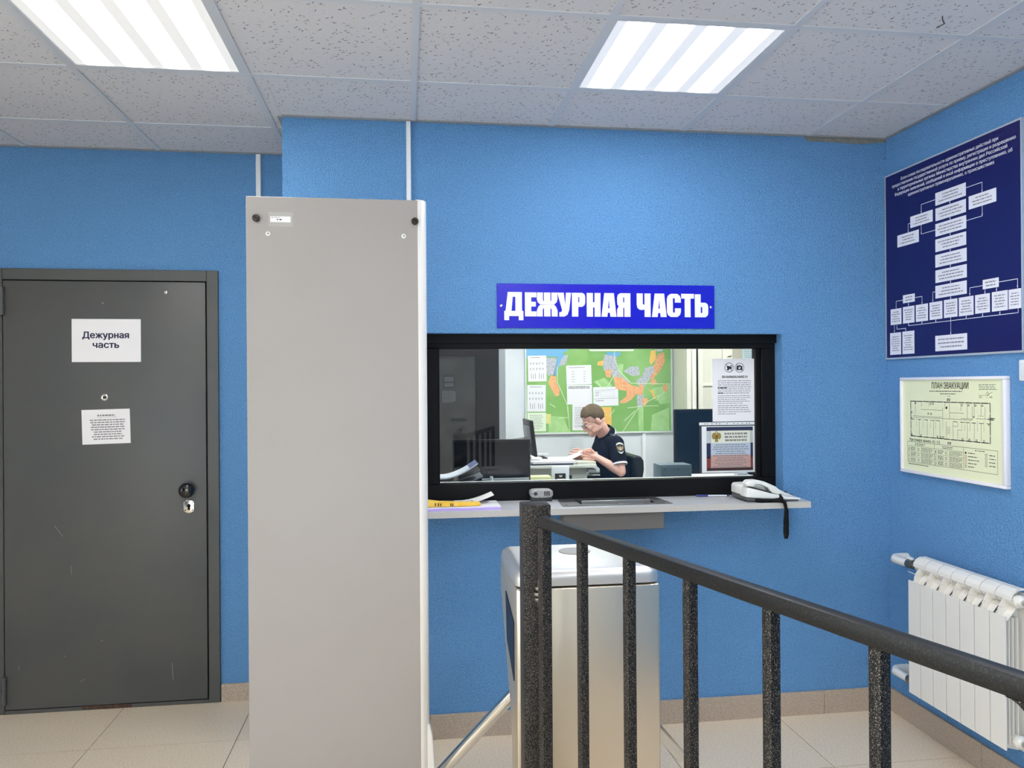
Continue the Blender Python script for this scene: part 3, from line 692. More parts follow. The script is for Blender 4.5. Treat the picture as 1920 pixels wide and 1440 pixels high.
# coiled cord: from the handset's end along the shelf, over the edge and back in a doubled loop
path = []
def lerp(a, b, t): return tuple(a[i]+(b[i]-a[i])*t for i in range(3))
key = [(1.566, 0.270, 1.032), (1.572, 0.256, 1.018), (1.54, 0.252, 1.014), (1.485, 0.258, 1.014), (1.455, 0.262, 1.014), (1.49, 0.250, 1.014), (1.55, 0.242, 1.013), (1.572, 0.234, 1.008), (1.577, 0.229, 0.98), (1.572, 0.229, 0.93), (1.571, 0.229, 0.87), (1.5755, 0.229, 0.852), (1.581, 0.229, 0.87), (1.581, 0.229, 0.93), (1.580, 0.231, 0.985)]
fine = []
for a, b in zip(key, key[1:]):
    L = (Vector(b)-Vector(a)).length; n_ = max(2, int(L/0.004))
    for k in range(n_): fine.append(Vector(lerp(a, b, k/n_)))
coil = []; prev = Vector((0, 0, 1)); ph = 0
for i in range(len(fine)-1):
    t = (fine[i+1]-fine[i]).normalized(); a = t.cross(Vector((0.2, 1, 0.1))).normalized(); b2 = t.cross(a)
    for k in range(5):
        q = fine[i].lerp(fine[i+1], k/5); ang = 2*math.pi*(i+k/5)*0.85
        coil.append(q+0.0058*(math.cos(ang)*a+math.sin(ang)*b2))
MB().tube(coil, 0.0026, 5).build('coiled_cord', BLACKP, r, smooth=True)

# notices on the glass ------------------------------------------------
GY = 0.5458
r, p = sheet('glass_notice', 'white attention notice with two ban symbols taped to upper right glass', 'notice', (1.378, GY, 1.634), X, DN, TO, 0.207, 0.293, thick=0.0006)
for cx_, cv in ((0.082, 0.041), (0.133, 0.042)):
    p.ring(cx_, cv, 0.0215, 0.0022, INK, 2)
    p.line((cx_-0.014, cv-0.014), (cx_+0.014, cv+0.014), 0.0024, INK, 4)
p.poly([(0.118, 0.034), (0.126, 0.034), (0.129, 0.030), (0.137, 0.030), (0.140, 0.034), (0.147, 0.034), (0.147, 0.053), (0.118, 0.053)], INK, 2).disc(0.133, 0.043, 0.006, PAPER, 3)
p.poly([(0.068, 0.036), (0.080, 0.034), (0.094, 0.040), (0.095, 0.047), (0.083, 0.048), (0.077, 0.056), (0.070, 0.051), (0.074, 0.044)], INK, 2)
p.disc(0.092, 0.036, 0.006, INK, 2); p.disc(0.092, 0.036, 0.003, PAPER, 3)
p.text('ВНИМАНИЕ!!!', 0.048, 0.172, 0.090, 0.011, INK, bold=0.03)
p.words(0.026, 0.098, 0.190, 0.165, 7, INKG, fill=0.3, ragged=0.1); p.words(0.026, 0.168, 0.190, 0.212, 5, INKG, fill=0.3, ragged=0.5); p.words(0.026, 0.214, 0.190, 0.262, 5, INKG, fill=0.3, ragged=0.5)
p.words(0.026, 0.131, 0.08, 0.140, 1, INK, fill=0.5); p.words(0.026, 0.155, 0.065, 0.165, 1, INK, fill=0.5)
p.build('printing', r)
for u in (1.452,): MB().tube([(u, GY-0.002, 1.640), (u+0.006, GY-0.006, 1.646), (u+0.012, GY-0.003, 1.642), (u+0.018, GY-0.005, 1.648)], 0.0025, 6).build('tape_scrap', M('tape_dark', (70, 66, 60), 0.5), r)
r, p = sheet('plastic_sleeve', 'clear punched sleeve with a flag-coloured notice taped to lower right glass', 'notice', (1.312, GY, 1.326), X, DN, TO, 0.288, 0.225, M('sleeve', (60, 64, 70), 0.25), thick=0.0008)
p.rect(0.0, -0.012, 0.278, 0.001, M('punch_strip', (226, 228, 228), 0.5), 1)
for u in (0.028, 0.04, 0.062, 0.084, 0.10, 0.136, 0.170, 0.188, 0.21, 0.232, 0.245): p.disc(u, -0.005, 0.0032, INK, 2, 8, 0.002)
p.rect(0.012, 0.006, 0.287, 0.223, M('sleeve_white', (230, 232, 232), 0.5), 1)
FB = M('flag_blue', (30, 40, 78), 0.6); FR = M('flag_red', (130, 56, 48), 0.6)
p.rect(0.035, 0.010, 0.262, 0.028, FB, 2).rect(0.035, 0.028, 0.262, 0.085, M('flag_white', (190, 196, 200), 0.6), 2).rect(0.035, 0.085, 0.262, 0.155, FB, 2).rect(0.035, 0.150, 0.262, 0.200, FR, 2).rect(0.035, 0.2, 0.262, 0.214, M('flag_dark', (62, 36, 34), 0.6), 2)
p.rect(0.055, 0.028, 0.250, 0.085, M('notice_cream', (222, 224, 206), 0.6), 3).rect(0.055, 0.085, 0.250, 0.14, M('notice_blueish', (184, 196, 210), 0.6), 3).rect(0.055, 0.14, 0.250, 0.2, M('notice_pink', (196, 156, 146), 0.6), 3)
p.frame(0.055, 0.026, 0.250, 0.2, 0.0016, INKG, 4).line((0.055, 0.172), (0.25, 0.172), 0.0014, INKG, 4)
GOLD = M('emblem_gold', (150, 132, 62), 0.5)
# two-headed bird emblem: wings, heads, tail, breast shield
p.poly([(0.083, 0.045), (0.070, 0.036), (0.062, 0.042), (0.060, 0.058), (0.068, 0.068), (0.083, 0.062)], GOLD, 5).poly([(0.083, 0.045), (0.096, 0.036), (0.104, 0.042), (0.106, 0.058), (0.098, 0.068), (0.083, 0.062)], GOLD, 5)
p.poly([(0.078, 0.06), (0.088, 0.06), (0.092, 0.078), (0.083, 0.08), (0.074, 0.078)], GOLD, 5).disc(0.078, 0.038, 0.004, GOLD, 5).disc(0.088, 0.038, 0.004, GOLD, 5).disc(0.083, 0.031, 0.003, GOLD, 5).rect(0.080, 0.048, 0.087, 0.058, M('emblem_red', (140, 44, 36), 0.5), 6)
p.words(0.11, 0.034, 0.246, 0.08, 3, INKG, l=4, fill=0.55, center=True, ragged=0.3)
p.words(0.06, 0.088, 0.246, 0.17, 8, INKG, l=4, fill=0.36, center=True, ragged=0.45); p.words(0.062, 0.175, 0.24, 0.198, 3, INKG, l=4, fill=0.45, center=True, ragged=0.4)
p.build('printing', r)

# ------------------------------------------------------------------ metal detector panel
r = thing('detector_panel', 'tall grey side panel of a walk-through metal detector standing before the wall', 'metal detector', (-0.25, -0.42, 0))
MB().box((-0.523, -0.448, 0.02), (0.004, -0.385, 2.100)).build('core', PANELW, r, bevel=0.006)
e = MB()
pts = [(0.004+0.026*math.sin(math.radians(a)), -0.418-0.033*math.cos(math.radians(a))) for a in range(0, 181, 15)]
e.prism([(-0.004, -0.451), *pts, (-0.004, -0.385)], fn, 0.012, 2.107).build('edge_profile', PANELW, r, bevel=0.002)
MB().box((-0.5215, -0.452, 0.06), (0.0025, -0.448, 2.1045)).build('front_plate', PANELG, r, bevel=0.0012, seg=1)
for x in (-0.49, -0.006):
    k_ = MB().lathe([(0, 0.0105), (0.012, 0.0115), (0.016, 0.010), (0.016, 0.0002)], (x, -0.452, 2.036), (0, -1, 0), 18).build('thumb_screw', M('bronze_black', (52, 46, 40), 0.35, 0.6), r, smooth='auto')
    MB().box((x-0.009, -0.4692, 2.0345), (x+0.009, -0.4678, 2.0375), rot=rotm('Y', 35)).build('slot', GAP, k_)
for x in (-0.456, -0.041): 
    k_ = MB().lathe([(0, 0.0075), (0.002, 0.007), (0.003, 0.004)], (x, -0.452, 1.99), (0, -1, 0), 16).build('rivet', M('rivet_white', (226, 226, 224), 0.3), r, smooth='auto')
    MB().lathe([(0, 0.002), (0.0006, 0.002)], (x, -0.4552, 1.99), (0, -1, 0), 8).build('rivet_core', GAP, k_)
lb = B((-0.455, -0.4526, 2.013), (-0.381, -0.452, 2.057)).build('foil_label', M('foil', (168, 164, 160), 0.35), r)
B((-0.449, -0.4530, 2.026), (-0.388, -0.4526, 2.044)).build('paper_label', PAPER, lb)
q = Print((-0.449, -0.4530, 2.044), X, DN, TO); q.words(0.003, 0.002, 0.03, 0.006, 1, INKG, wl=(0.004, 0.01)); q.words(0.02, 0.0075, 0.046, 0.013, 1, INK, fill=0.6, wl=(0.004, 0.008)); q.build('print_line', lb)
MB().prism([(0.016, 0.0), (0.05, 0.0), (0.046, 0.28), (0.040, 0.40), (0.030, 0.44), (0.016, 0.44)], fx_, -0.44, -0.395).build('foot_bracket', PANELW, r, bevel=0.004)
MB().box((-0.54, -0.50, 0), (0.05, -0.335, 0.02)).build('base_plate', M('dark_grey', (50, 50, 52), 0.5), r, bevel=0.004)

# ------------------------------------------------------------------ tripod turnstile
r = thing('turnstile', 'brushed steel tripod turnstile standing behind the black barrier post', 'turnstile', (0.455, -0.72, 0))
x0, x1 = 0.255, 0.657
yz = [(-0.848, 0.0), (-0.848, 0.965), (-0.492, 0.965), (-0.492, 0.88), (-0.70, 0.60), (-0.735, 0.48), (-0.735, 0.0)]
MB().prism(yz, lambda u, v, ww: (ww, u, v), x0, x1).build('housing', BRUSH, r, bevel=0.006, seg=3)
def rrect(cx, cy, hx, hy, r, n=6):
    o = []
    for sx, sy, a0 in ((1, 1, 0), (-1, 1, 90), (-1, -1, 180), (1, -1, 270)):
        for k in range(n+1):
            t = math.radians(a0+90*k/n); o.append((cx+sx*(hx-r)+r*math.cos(t), cy+sy*(hy-r)+r*math.sin(t)))
    return o
lid = MB(); vs = []; RR = 0.026
prof = [(0.970, 0.0), (0.986, 0.0)]+[(0.986+RR*math.sin(math.radians(t)), RR*(1-math.cos(math.radians(t)))) for t in range(15, 91, 15)]
for z, ins in prof: vs += [(x, y, z) for x, y in rrect(0.456, -0.669, 0.2025-ins, 0.182-ins, 0.034-ins*0.9)]
NN = len(vs)//len(prof); fs = [tuple(range(NN))[::-1], tuple(range((len(prof)-1)*NN, len(prof)*NN))]
for i in range(len(prof)-1):
    for k in range(NN): fs.append((i*NN+k, i*NN+(k+1) % NN, (i+1)*NN+(k+1) % NN, (i+1)*NN+k))
lid.add(vs, fs).build('lid', M('lid_steel', (206, 204, 201), 0.42, 0.85), r, smooth='auto')
rd = MB().lathe([(0, 0.048), (0.0018, 0.048), (0.0024, 0.045)], (0.466, -0.615, 1.012), (0, 0, 1), 32).build('indicator_disc', M('disc_grey', (150, 146, 142), 0.5), r)
rp = MB().prism([(-0.80, 0.862), (-0.63, 0.905), (-0.655, 0.77), (-0.80, 0.70)], lambda u, v, ww: (ww, u, v), x0-0.003, x0+0.001).build('reader_panel', M('reader_blue', (22, 30, 48), 0.4, spec=0.25), r)
hub = Vector((0.47, -0.555, 0.755)); ax = Vector((0, 0.7071, -0.7071))
MB().lathe([(-0.09, 0.075), (-0.02, 0.075), (0.0, 0.06), (0.02, 0.045), (0.024, 0.001)], hub, ax, 32).build('hub', STEEL, r, smooth='auto')
for v in (Vector((0, 1, 0)), Vector((-0.612, 0.25, -0.75)), Vector((0.612, 0.25, -0.75))):
    v.normalize(); L = 0.66
    a = hub+v*0.02
    MB().lathe([(0, 0.019), (L-0.012, 0.019), (L-0.004, 0.016), (L, 0.009)], a, v, 20).build('arm', STEEL, r, smooth='auto')
MB().box((0.235, -0.86, 0), (0.68, -0.71, 0.012)).build('base_plate', BRUSH, r, bevel=0.003)

# ------------------------------------------------------------------ black barrier
r = thing('barrier', 'black welded steel barrier with vertical bars and square post in the foreground', 'railing', (0.47, -1.58, 0))
MB().box((0.259, -0.955, 0.008), (0.331, -0.883, 1.208)).build('post', HAMMER, r, bevel=0.003)
MB().box((0.235, -0.976, 0), (0.355, -0.873, 0.008)).build('base_plate', HAMMER, r, bevel=0.002, seg=1)
A0 = Vector((0.292, -0.995, 0)); dr = Vector((0.28992, -0.95705, 0)); nr = Vector((0.95705, 0.28992, 0)); UP = Vector((0, 0, 1))
def rail_box(b, k0, k1, z0, z1, w_, mi=0):
    q = [A0+dr*k0-nr*w_/2, A0+dr*k1-nr*w_/2, A0+dr*k1+nr*w_/2, A0+dr*k0+nr*w_/2]
    b.add([t+UP*z0 for t in q]+[t+UP*z1 for t in q], [(0,3,2,1),(4,5,6,7),(0,1,5,4),(1,2,6,5),(2,3,7,6),(3,0,4,7)], mi); return b
rail_box(MB(), 0.02, 1.256, 1.163, 1.19, 0.026).build('top_rail', RAILM, r, bevel=0.003)
rail_box(MB(), 0.046, 1.230, 0.10, 0.126, 0.026).build('bottom_rail', RAILM, r, bevel=0.003)
for k in (0.033, 1.243): rail_box(MB(), k-0.013, k+0.013, 0.0, 1.1625, 0.026).build('stile', HAMMER, r, bevel=0.002)
for k in (0.221, 0.414, 0.614, 0.819, 1.022): rail_box(MB(), k-0.01, k+0.01, 0.126, 1.163, 0.02).build('bar', HAMMER, r, bevel=0.0015)
# welded fillet at the far lower corner of the frame
f = MB(); c0 = A0+dr*1.230+UP*1.163; pts = [(0, 0)]+[(-0.03+0.03*math.sin(math.radians(a)), -0.03+0.03*math.cos(math.radians(a))) for a in range(0, 91, 15)]
f.prism(pts, lambda u, v, ww: c0+dr*u+UP*v+nr*ww, -0.012, 0.012).build('corner_fillet', HAMMER, r)
for k in (0.221, 0.414, 0.614, 0.819, 1.022):
    MB().ell(A0+dr*(k-0.012)+UP*1.162, (0.006, 0.006, 0.005), 8, 6).build('weld', HAMMER, r, smooth=True)
hg = MB()
hz = 0.985
for z, rr in ((hz-0.014, 0.013), (hz, 0.016), (hz+0.014, 0.012)): hg.lathe([(-0.005, rr), (-0.002, rr+0.002), (0.002, rr+0.002), (0.005, rr)], (0.297, -0.974, z), (0, 0, 1), 16)
hg.cyl((0.297, -0.974, hz-0.03), (0.297, -0.974, hz+0.035), 0.006, n=12)
hg.build('hinge', M('worn_steel', (120, 116, 110), 0.3, 0.9), r, smooth='auto')

# ------------------------------------------------------------------ flow chart board on the right wall
r = thing('flowchart_board', 'large navy board with white flow chart on right wall under the ceiling', 'board', (XR, 0.03, 1.63))
NB = M('board_navy', (22, 20, 86), 0.3); WB = M('board_white', (224, 224, 236), 0.45)
B((2.1805, -0.378, 1.632), (XR-0.0008, 0.43, 2.47)).build('panel', NB, r)
EDG = M('alu_edge', (206, 210, 216), 0.35, 0.5)
for a, b in [((2.179, -0.384, 1.624), (XR, 0.436, 1.632)), ((2.179, -0.384, 2.47), (XR, 0.436, 2.477)), ((2.179, 0.43, 1.632), (XR, 0.436, 2.47)), ((2.179, -0.384, 1.632), (XR, -0.378, 2.47))]: B(a, b).build('edge_strip', EDG, r)
p = Print((2.1805, 0.43, 2.47), (0, -1, 0), DN, (-1, 0, 0))
TL = ['Блок-схема последовательности административных действий при', 'предоставлении государственной услуги по приему, регистрации и разрешению', 'в территориальных органах Министерства внутренних дел Российской', 'Федерации заявлений, сообщений и иной информации о преступлениях, об', 'административных правонарушениях, о происшествиях']
for t, (u0, u1, v) in zip(TL, [(0.115, 0.70, 0.040), (0.051, 0.786, 0.061), (0.092, 0.745, 0.082), (0.07, 0.77, 0.103), (0.164, 0.68, 0.124)]):
    p.text(t, u0, u1, v, 0.0135, WB, bold=0.02)
BOX = [(0.345,0.154,0.527,0.23),(0.345,0.222,0.527,0.293),(0.344,0.286,0.528,0.354),(0.343,0.351,0.527,0.417),(0.342,0.416,0.529,0.478),(0.342,0.482,0.529,0.539),(0.341,0.545,0.528,0.6),(0.542,0.217,0.689,0.269),(0.179,0.22,0.328,0.27),(0.086,0.286,0.237,0.34),(0.123,0.561,0.206,0.597),(0.615,0.558,0.698,0.594),(0.032,0.616,0.112,0.688),(0.122,0.614,0.203,0.688),(0.212,0.614,0.293,0.688),(0.303,0.613,0.384,0.687),(0.393,0.612,0.474,0.686),(0.482,0.612,0.565,0.687),(0.573,0.612,0.652,0.685),(0.662,0.611,0.742,0.685),(0.746,0.612,0.806,0.684),(0.027,0.725,0.108,0.825),(0.117,0.724,0.201,0.825),(0.338,0.757,0.528,0.822)]
for i, (a, b, c, d_) in enumerate(BOX):
    if i < 7: b, d_ = (0.156+0.0651*i, 0.156+0.0651*i+0.053)
    p.rect(a, b, c, d_, WB, 2)
    nl = 7 if d_-b > 0.09 else (5 if c-a < 0.1 and d_-b > 0.05 else (3 if d_-b > 0.045 else 2))
    mg = 0.008 if c-a < 0.1 else 0.016
    p.words(a+mg, b+(d_-b)*0.14, c-mg, d_-(d_-b)*0.14, nl, INKG, l=3, fill=0.34, center=True, ragged=0.4)
LN = [(0.526,0.178,0.615,0.178),(0.615,0.178,0.615,0.217),(0.615,0.27,0.615,0.309),(0.615,0.309,0.528,0.309),(0.343,0.182,0.253,0.182),(0.253,0.182,0.253,0.219),(0.252,0.27,0.252,0.31),(0.252,0.31,0.344,0.31),(0.178,0.248,0.163,0.248),(0.163,0.248,0.163,0.285),(0.341,0.57,0.324,0.57),(0.324,0.57,0.324,0.611),(0.615,0.579,0.544,0.579),(0.544,0.579,0.544,0.609),(0.698,0.576,0.789,0.576),(0.789,0.576,0.789,0.609),(0.123,0.582,0.073,0.582),(0.073,0.582,0.073,0.613),(0.206,0.58,0.254,0.58),(0.254,0.58,0.254,0.613),(0.161,0.69,0.161,0.7),(0.161,0.7,0.791,0.7),(0.791,0.7,0.791,0.685),(0.433,0.686,0.433,0.757),(0.059,0.688,0.059,0.723),(0.078,0.69,0.078,0.71),(0.078,0.71,0.141,0.71),(0.141,0.71,0.141,0.723),(0.626,0.595,0.626,0.612),(0.686,0.595,0.686,0.61),(0.162,0.599,0.162,0.611),(0.253,0.686,0.253,0.7),(0.342,0.687,0.342,0.7),(0.523,0.686,0.523,0.7),(0.613,0.685,0.613,0.7),(0.702,0.684,0.702,0.7)]+[(0.434, 0.209+0.0651*i, 0.434, 0.221+0.0651*i) for i in range(6)]+[(0.434, 0.6, 0.434, 0.613)]
for a, b, c, d_ in LN:
    p.line((a, b), (c, d_), 0.0022, WB, 1)
    if abs(a-c) < 0.003 and d_ > b: p.poly([(c-0.0035, d_-0.008), (c+0.0035, d_-0.008), (c, d_)], WB, 2)
p.build('printing', r)

# ------------------------------------------------------------------ evacuation plan
r = thing('evacuation_plan', 'framed pale yellow floor plan on the right wall above the radiator', 'plan', (XR, 0.0, 1.12))
YP = M('plan_yellow', (234, 236, 198), 0.4); FW = M('frame_white', (232, 230, 236), 0.35)
B((2.178, -0.30, 1.127), (XR, 0.31, 1.53)).build('backing', YP, r)
for a, b in [((2.168, -0.311, 1.117), (XR, 0.321, 1.130)), ((2.168, -0.311, 1.527), (XR, 0.321, 1.540)), ((2.168, 0.308, 1.130), (XR, 0.321, 1.527)), ((2.168, -0.311, 1.130), (XR, -0.291, 1.527))]: B(a, b).build('frame_bar', FW, r, bevel=0.004)
p = Print((2.178, 0.3415, 1.538), (0, -1, 0), DN, (-1, 0, 0)); K = M('plan_black', (34, 40, 28), 0.6)
p.text('ПЛАН ЭВАКУАЦИИ', 0.228, 0.447, 0.047, 0.026, K, bold=0.012)
p.words(0.213, 0.053, 0.466, 0.063, 1, K, fill=0.3); p.words(0.28, 0.064, 0.40, 0.073, 1, K, fill=0.3); p.words(0.325, 0.076, 0.345, 0.081, 1, K, fill=0.3)
p.rect(0.499, 0.023, 0.619, 0.087, M('plan_pale', (232, 236, 196), 0.5), 1); p.words(0.505, 0.027, 0.60, 0.053, 4, K, fill=0.3, ragged=0.6)
p.path([(0.54, 0.068), (0.55, 0.058), (0.558, 0.067), (0.548, 0.07), (0.575, 0.06)], 0.0014, K, 2).line((0.502, 0.072), (0.56, 0.072), 0.001, K, 2)
p.text('20', 0.505, 0.52, 0.083, 0.008, K).line((0.545, 0.084), (0.553, 0.070), 0.001, K, 2).text('09', 0.560, 0.575, 0.083, 0.008, K)
for a, b in [(0.333, 0.093), (0.335, 0.272), (0.577, 0.163)]: p.words(a-0.011, b-0.006, a+0.011, b+0.006, 2, K, fill=0.6)
# walls: heavy dashed outline
def dash(a, b, w_=0.0034):
    a = Vector(a); b = Vector(b); L = (b-a).length; dd = (b-a)/L; x = 0
    while x < L: p.line(a+dd*x, a+dd*min(L, x+0.034), w_, K, 2); x += 0.043
p.frame(0.088, 0.103, 0.563, 0.256, 0.0012, K, 2)
for a, b in [((0.088, 0.103), (0.563, 0.103)), ((0.088, 0.256), (0.563, 0.256)), ((0.088, 0.103), (0.088, 0.256)), ((0.563, 0.103), (0.563, 0.256))]: dash(a, b)
for q in [((0.105, 0.173), (0.465, 0.171)), ((0.488, 0.164), (0.586, 0.164)), ((0.158, 0.138), (0.293, 0.138)), ((0.105, 0.167), (0.29, 0.167)), ((0.337, 0.146), (0.419, 0.146)), ((0.118, 0.106), (0.118, 0.164)), ((0.296, 0.128), (0.296, 0.172)), ((0.336, 0.095), (0.336, 0.172)), ((0.404, 0.106), (0.404, 0.135)), ((0.439, 0.105), (0.439, 0.166)), ((0.467, 0.118), (0.467, 0.17)), ((0.478, 0.105), (0.478, 0.16)), ((0.515, 0.105), (0.515, 0.15)), ((0.536, 0.118), (0.536, 0.163)), ((0.404, 0.167), (0.47, 0.167)), ((0.50, 0.153), (0.53, 0.153)), ((0.31, 0.105), (0.31, 0.13)), ((0.16, 0.105), (0.16, 0.125)), ((0.21, 0.105), (0.21, 0.125))]: p.line(*q, 0.0011, K, 2)
for u in (0.145, 0.197, 0.238, 0.277, 0.316, 0.357, 0.439, 0.478, 0.515): p.line((u, 0.182), (u, 0.254), 0.0011, K, 2)
for u in (0.125, 0.17, 0.218, 0.25, 0.296, 0.408, 0.425, 0.455, 0.495, 0.53): p.line((u, 0.172), (u, 0.215), 0.0008, K, 2)
for u in (0.09, 0.135, 0.18, 0.222, 0.255, 0.36, 0.4, 0.43, 0.465, 0.505, 0.545): p.line((u, 0.182), (u+0.022, 0.182), 0.0022, K, 2)
p.path([(0.357, 0.2), (0.385, 0.2), (0.385, 0.185)], 0.001, K, 2).path([(0.384, 0.254), (0.384, 0.215), (0.408, 0.215)], 0.001, K, 2)
for k in range(8): p.line((0.319, 0.205+k*0.004), (0.34, 0.205+k*0.004), 0.0006, K, 2)
for u, v in ((0.12, 0.11), (0.22, 0.112), (0.235, 0.112), (0.205, 0.155), (0.223, 0.155), (0.32, 0.125), (0.41, 0.113), (0.447, 0.113), (0.485, 0.113), (0.522, 0.113), (0.475, 0.158), (0.558, 0.163), (0.558, 0.185), (0.095, 0.25), (0.155, 0.25), (0.262, 0.25), (0.283, 0.25), (0.298, 0.25), (0.412, 0.25), (0.45, 0.25), (0.49, 0.25), (0.53, 0.25), (0.093, 0.152), (0.093, 0.178)):
    p.frame(u-0.004, v-0.0035, u+0.004, v+0.0035, 0.0012, K, 2).line((u-0.003, v+0.002), (u+0.003, v-0.002), 0.001, K, 2)
p.disc(0.318, 0.127, 0.005, K, 2, 12)
p.text('При пожаре звонить 101, 112', 0.079, 0.277, 0.278, 0.0125, K, bold=0.004)
p.frame(0.064, 0.282, 0.600, 0.372, 0.0012, K, 2).line((0.241, 0.282), (0.241, 0.372), 0.0012, K, 2).line((0.417, 0.282), (0.417, 0.372), 0.0012, K, 2)
for u0 in (0.064, 0.241):
    p.line((u0, 0.301), (u0+0.177, 0.301), 0.0008, K, 2).line((u0, 0.325), (u0+0.177, 0.325), 0.0008, K, 2).line((u0, 0.348), (u0+0.177, 0.348), 0.0008, K, 2)
    p.words(u0+0.05, 0.286, u0+0.12, 0.298, 2, K, fill=0.35)
    for i, n_ in enumerate('123'):
        v = 0.3215+i*0.0235; p.text(n_, u0+(0.008 if n_ == '1' else 0.005), u0+(0.0115 if n_ == '1' else 0.0125), v, 0.0155, K)
        p.words(u0+0.022, v-0.017, u0+0.058, v, 3, K, fill=0.4, ragged=0.3); p.frame(u0+0.069, v-0.013, u0+0.078, v-0.004, 0.0014, K, 2); p.words(u0+0.092, v-0.018, u0+0.17, v+0.001, 4, K, fill=0.35, ragged=0.3)
p.words(0.48, 0.287, 0.54, 0.293, 1, K, fill=0.4)
PR = M('plan_red', (190, 60, 50), 0.5)
for i in range(5):
    v = 0.303+i*0.0135
    if i == 0: p.disc(0.429, v, 0.0045, K, 2, 12)
    else: p.frame(0.425, v-0.004, 0.433, v+0.004, 0.0014, PR if i < 4 else K, 2)
    p.words(0.443, v-0.004, 0.443+0.03+0.04*random.random(), v+0.004, 1, K, fill=0.35)
    if i < 4: p.frame(0.536, v-0.004, 0.546, v+0.004, 0.0012, K, 2); p.words(0.557, v-0.004, 0.557+0.035, v+0.004, 1, K, fill=0.35)
p.words(0.07, 0.376, 0.22, 0.384, 1, K, fill=0.35)
p.build('printing', r)
# white sensor box at the frame's right edge
r = thing('wall_box', 'small white plastic box at the right picture edge beside the evacuation plan', 'switch', (XR, -0.42, 1.515))
MB().box((2.168, -0.455, 1.520), (XR, -0.374, 1.597)).build('case', WHITE, r, bevel=0.005, seg=3)
MB().box((2.164, -0.44, 1.532), (2.168, -0.386, 1.585)).build('cover', M('duct_white', (226, 230, 234), 0.4), r, bevel=0.002)

# ------------------------------------------------------------------ radiator
r = thing('radiator', 'white seven-section aluminium radiator on right wall under the evacuation plan', 'radiator', (2.11, -0.15, 0.15))
N7 = 7; y_left = 0.124; sw = 0.078
gx = lambda u, v, ww: (u, ww, v)
for i in range(N7):
    ya = y_left-i*sw; yb_ = ya-sw+0.0038; yc = (ya+yb_)/2
    s = MB()
    s.box((2.070, yb_, 0.205), (2.0745, ya, 0.680))                                  # front face
    # hood: curved top plate
    pr = [(2.092, 0.738), (2.094, 0.752), (2.104, 0.766), (2.122, 0.776), (2.150, 0.777), (2.150, 0.772), (2.124, 0.770), (2.108, 0.761), (2.099, 0.750), (2.096, 0.738)]
    s.prism(pr, gx, ya, yb_)
    # central web with curved front edge, from front face to hood
    s.prism([(2.0745, 0.205), (2.150, 0.185), (2.150, 0.77), (2.110, 0.765), (2.098, 0.74), (2.082, 0.722), (2.072, 0.70), (2.0705, 0.678), (2.0745, 0.678)], gx, yc-0.0018, yc+0.0018)
    # side fins and rear plate
    for xx in (2.088, 2.104, 2.122): s.box((xx, yb_+0.004, 0.22), (xx+0.003, ya-0.004, 0.675))
    s.box((2.150, yb_+0.001, 0.19), (2.153, ya-0.001, 0.76))
    # deflector slanting under the hood
    s.add([(2.080, ya-0.003, 0.665), (2.080, yb_+0.003, 0.665), (2.140, yb_+0.003, 0.735), (2.140, ya-0.003, 0.735), (2.080, ya-0.003, 0.662), (2.080, yb_+0.003, 0.662), (2.140, yb_+0.003, 0.732), (2.140, ya-0.003, 0.732)], [(0,1,2,3),(7,6,5,4),(0,4,5,1),(1,5,6,2),(2,6,7,3),(3,7,4,0)])
    for z in (0.735, 0.235):
        s.cyl((2.118, ya-0.0005, z), (2.118, yb_+0.0005, z), 0.019, n=16)
    s.build('section', RADW, r)
yE = y_left-N7*sw
rb = MB().tube([(2.0765, y_left+0.012, 0.7125), (2.0765, yE+0.012, 0.7125)], 0.0016, 6).build('grille_wire', RADW, r)
for z, L in ((0.735, 0.03), (0.235, 0.025)):
    b = MB().lathe([(0, 0.022), (0.008, 0.024), (0.012, 0.024), (0.014, 0.018), (L-0.006, 0.018), (L, 0.015)], (2.118, yE+0.002, z), (0, -1, 0), 6 if False else 20)
    pg = b.build('end_plug', RADW, r, smooth='auto')
    MB().lathe([(0, 0.0095), (0.008, 0.0095), (0.009, 0.0085)], (2.118, yE+0.002-L, z), (0, -1, 0), 16).build('vent_screw' if z > 0.5 else 'plug_nut', M('plug_dark', (150, 148, 140), 0.4), pg, smooth='auto')
for z in (0.735, 0.235):
    vz = z-0.004
    vv = MB().cyl((2.118, y_left-0.001, z), (2.118, y_left+0.03, z), 0.016, n=8).cyl((2.118, y_left+0.03, z), (2.118, y_left+0.07, vz), 0.019, n=16)
    vv.build('valve', M('valve_brass', (150, 140, 124), 0.3, 0.9), r, smooth='auto')
    pp = MB().tube([(2.118, y_left+0.07, vz), (2.118, 0.262, vz), (2.120, 0.285, vz), (2.135, 0.302, vz), (2.155, 0.306, vz), (2.19, 0.306, vz)], [0.017, 0.017, 0.020, 0.022, 0.022, 0.022], 16)
    pp.build('supply_pipe', M('pipe_white', (232, 230, 224), 0.35), r, smooth='auto')
    if z > 0.5: MB().box((2.112, y_left+0.038, z+0.018), (2.124, y_left+0.075, z+0.028)).cyl((2.118, y_left+0.05, z+0.01), (2.118, y_left+0.05, z+0.022), 0.006, n=10).build('valve_handle', WHITE, r, bevel=0.001, seg=1)

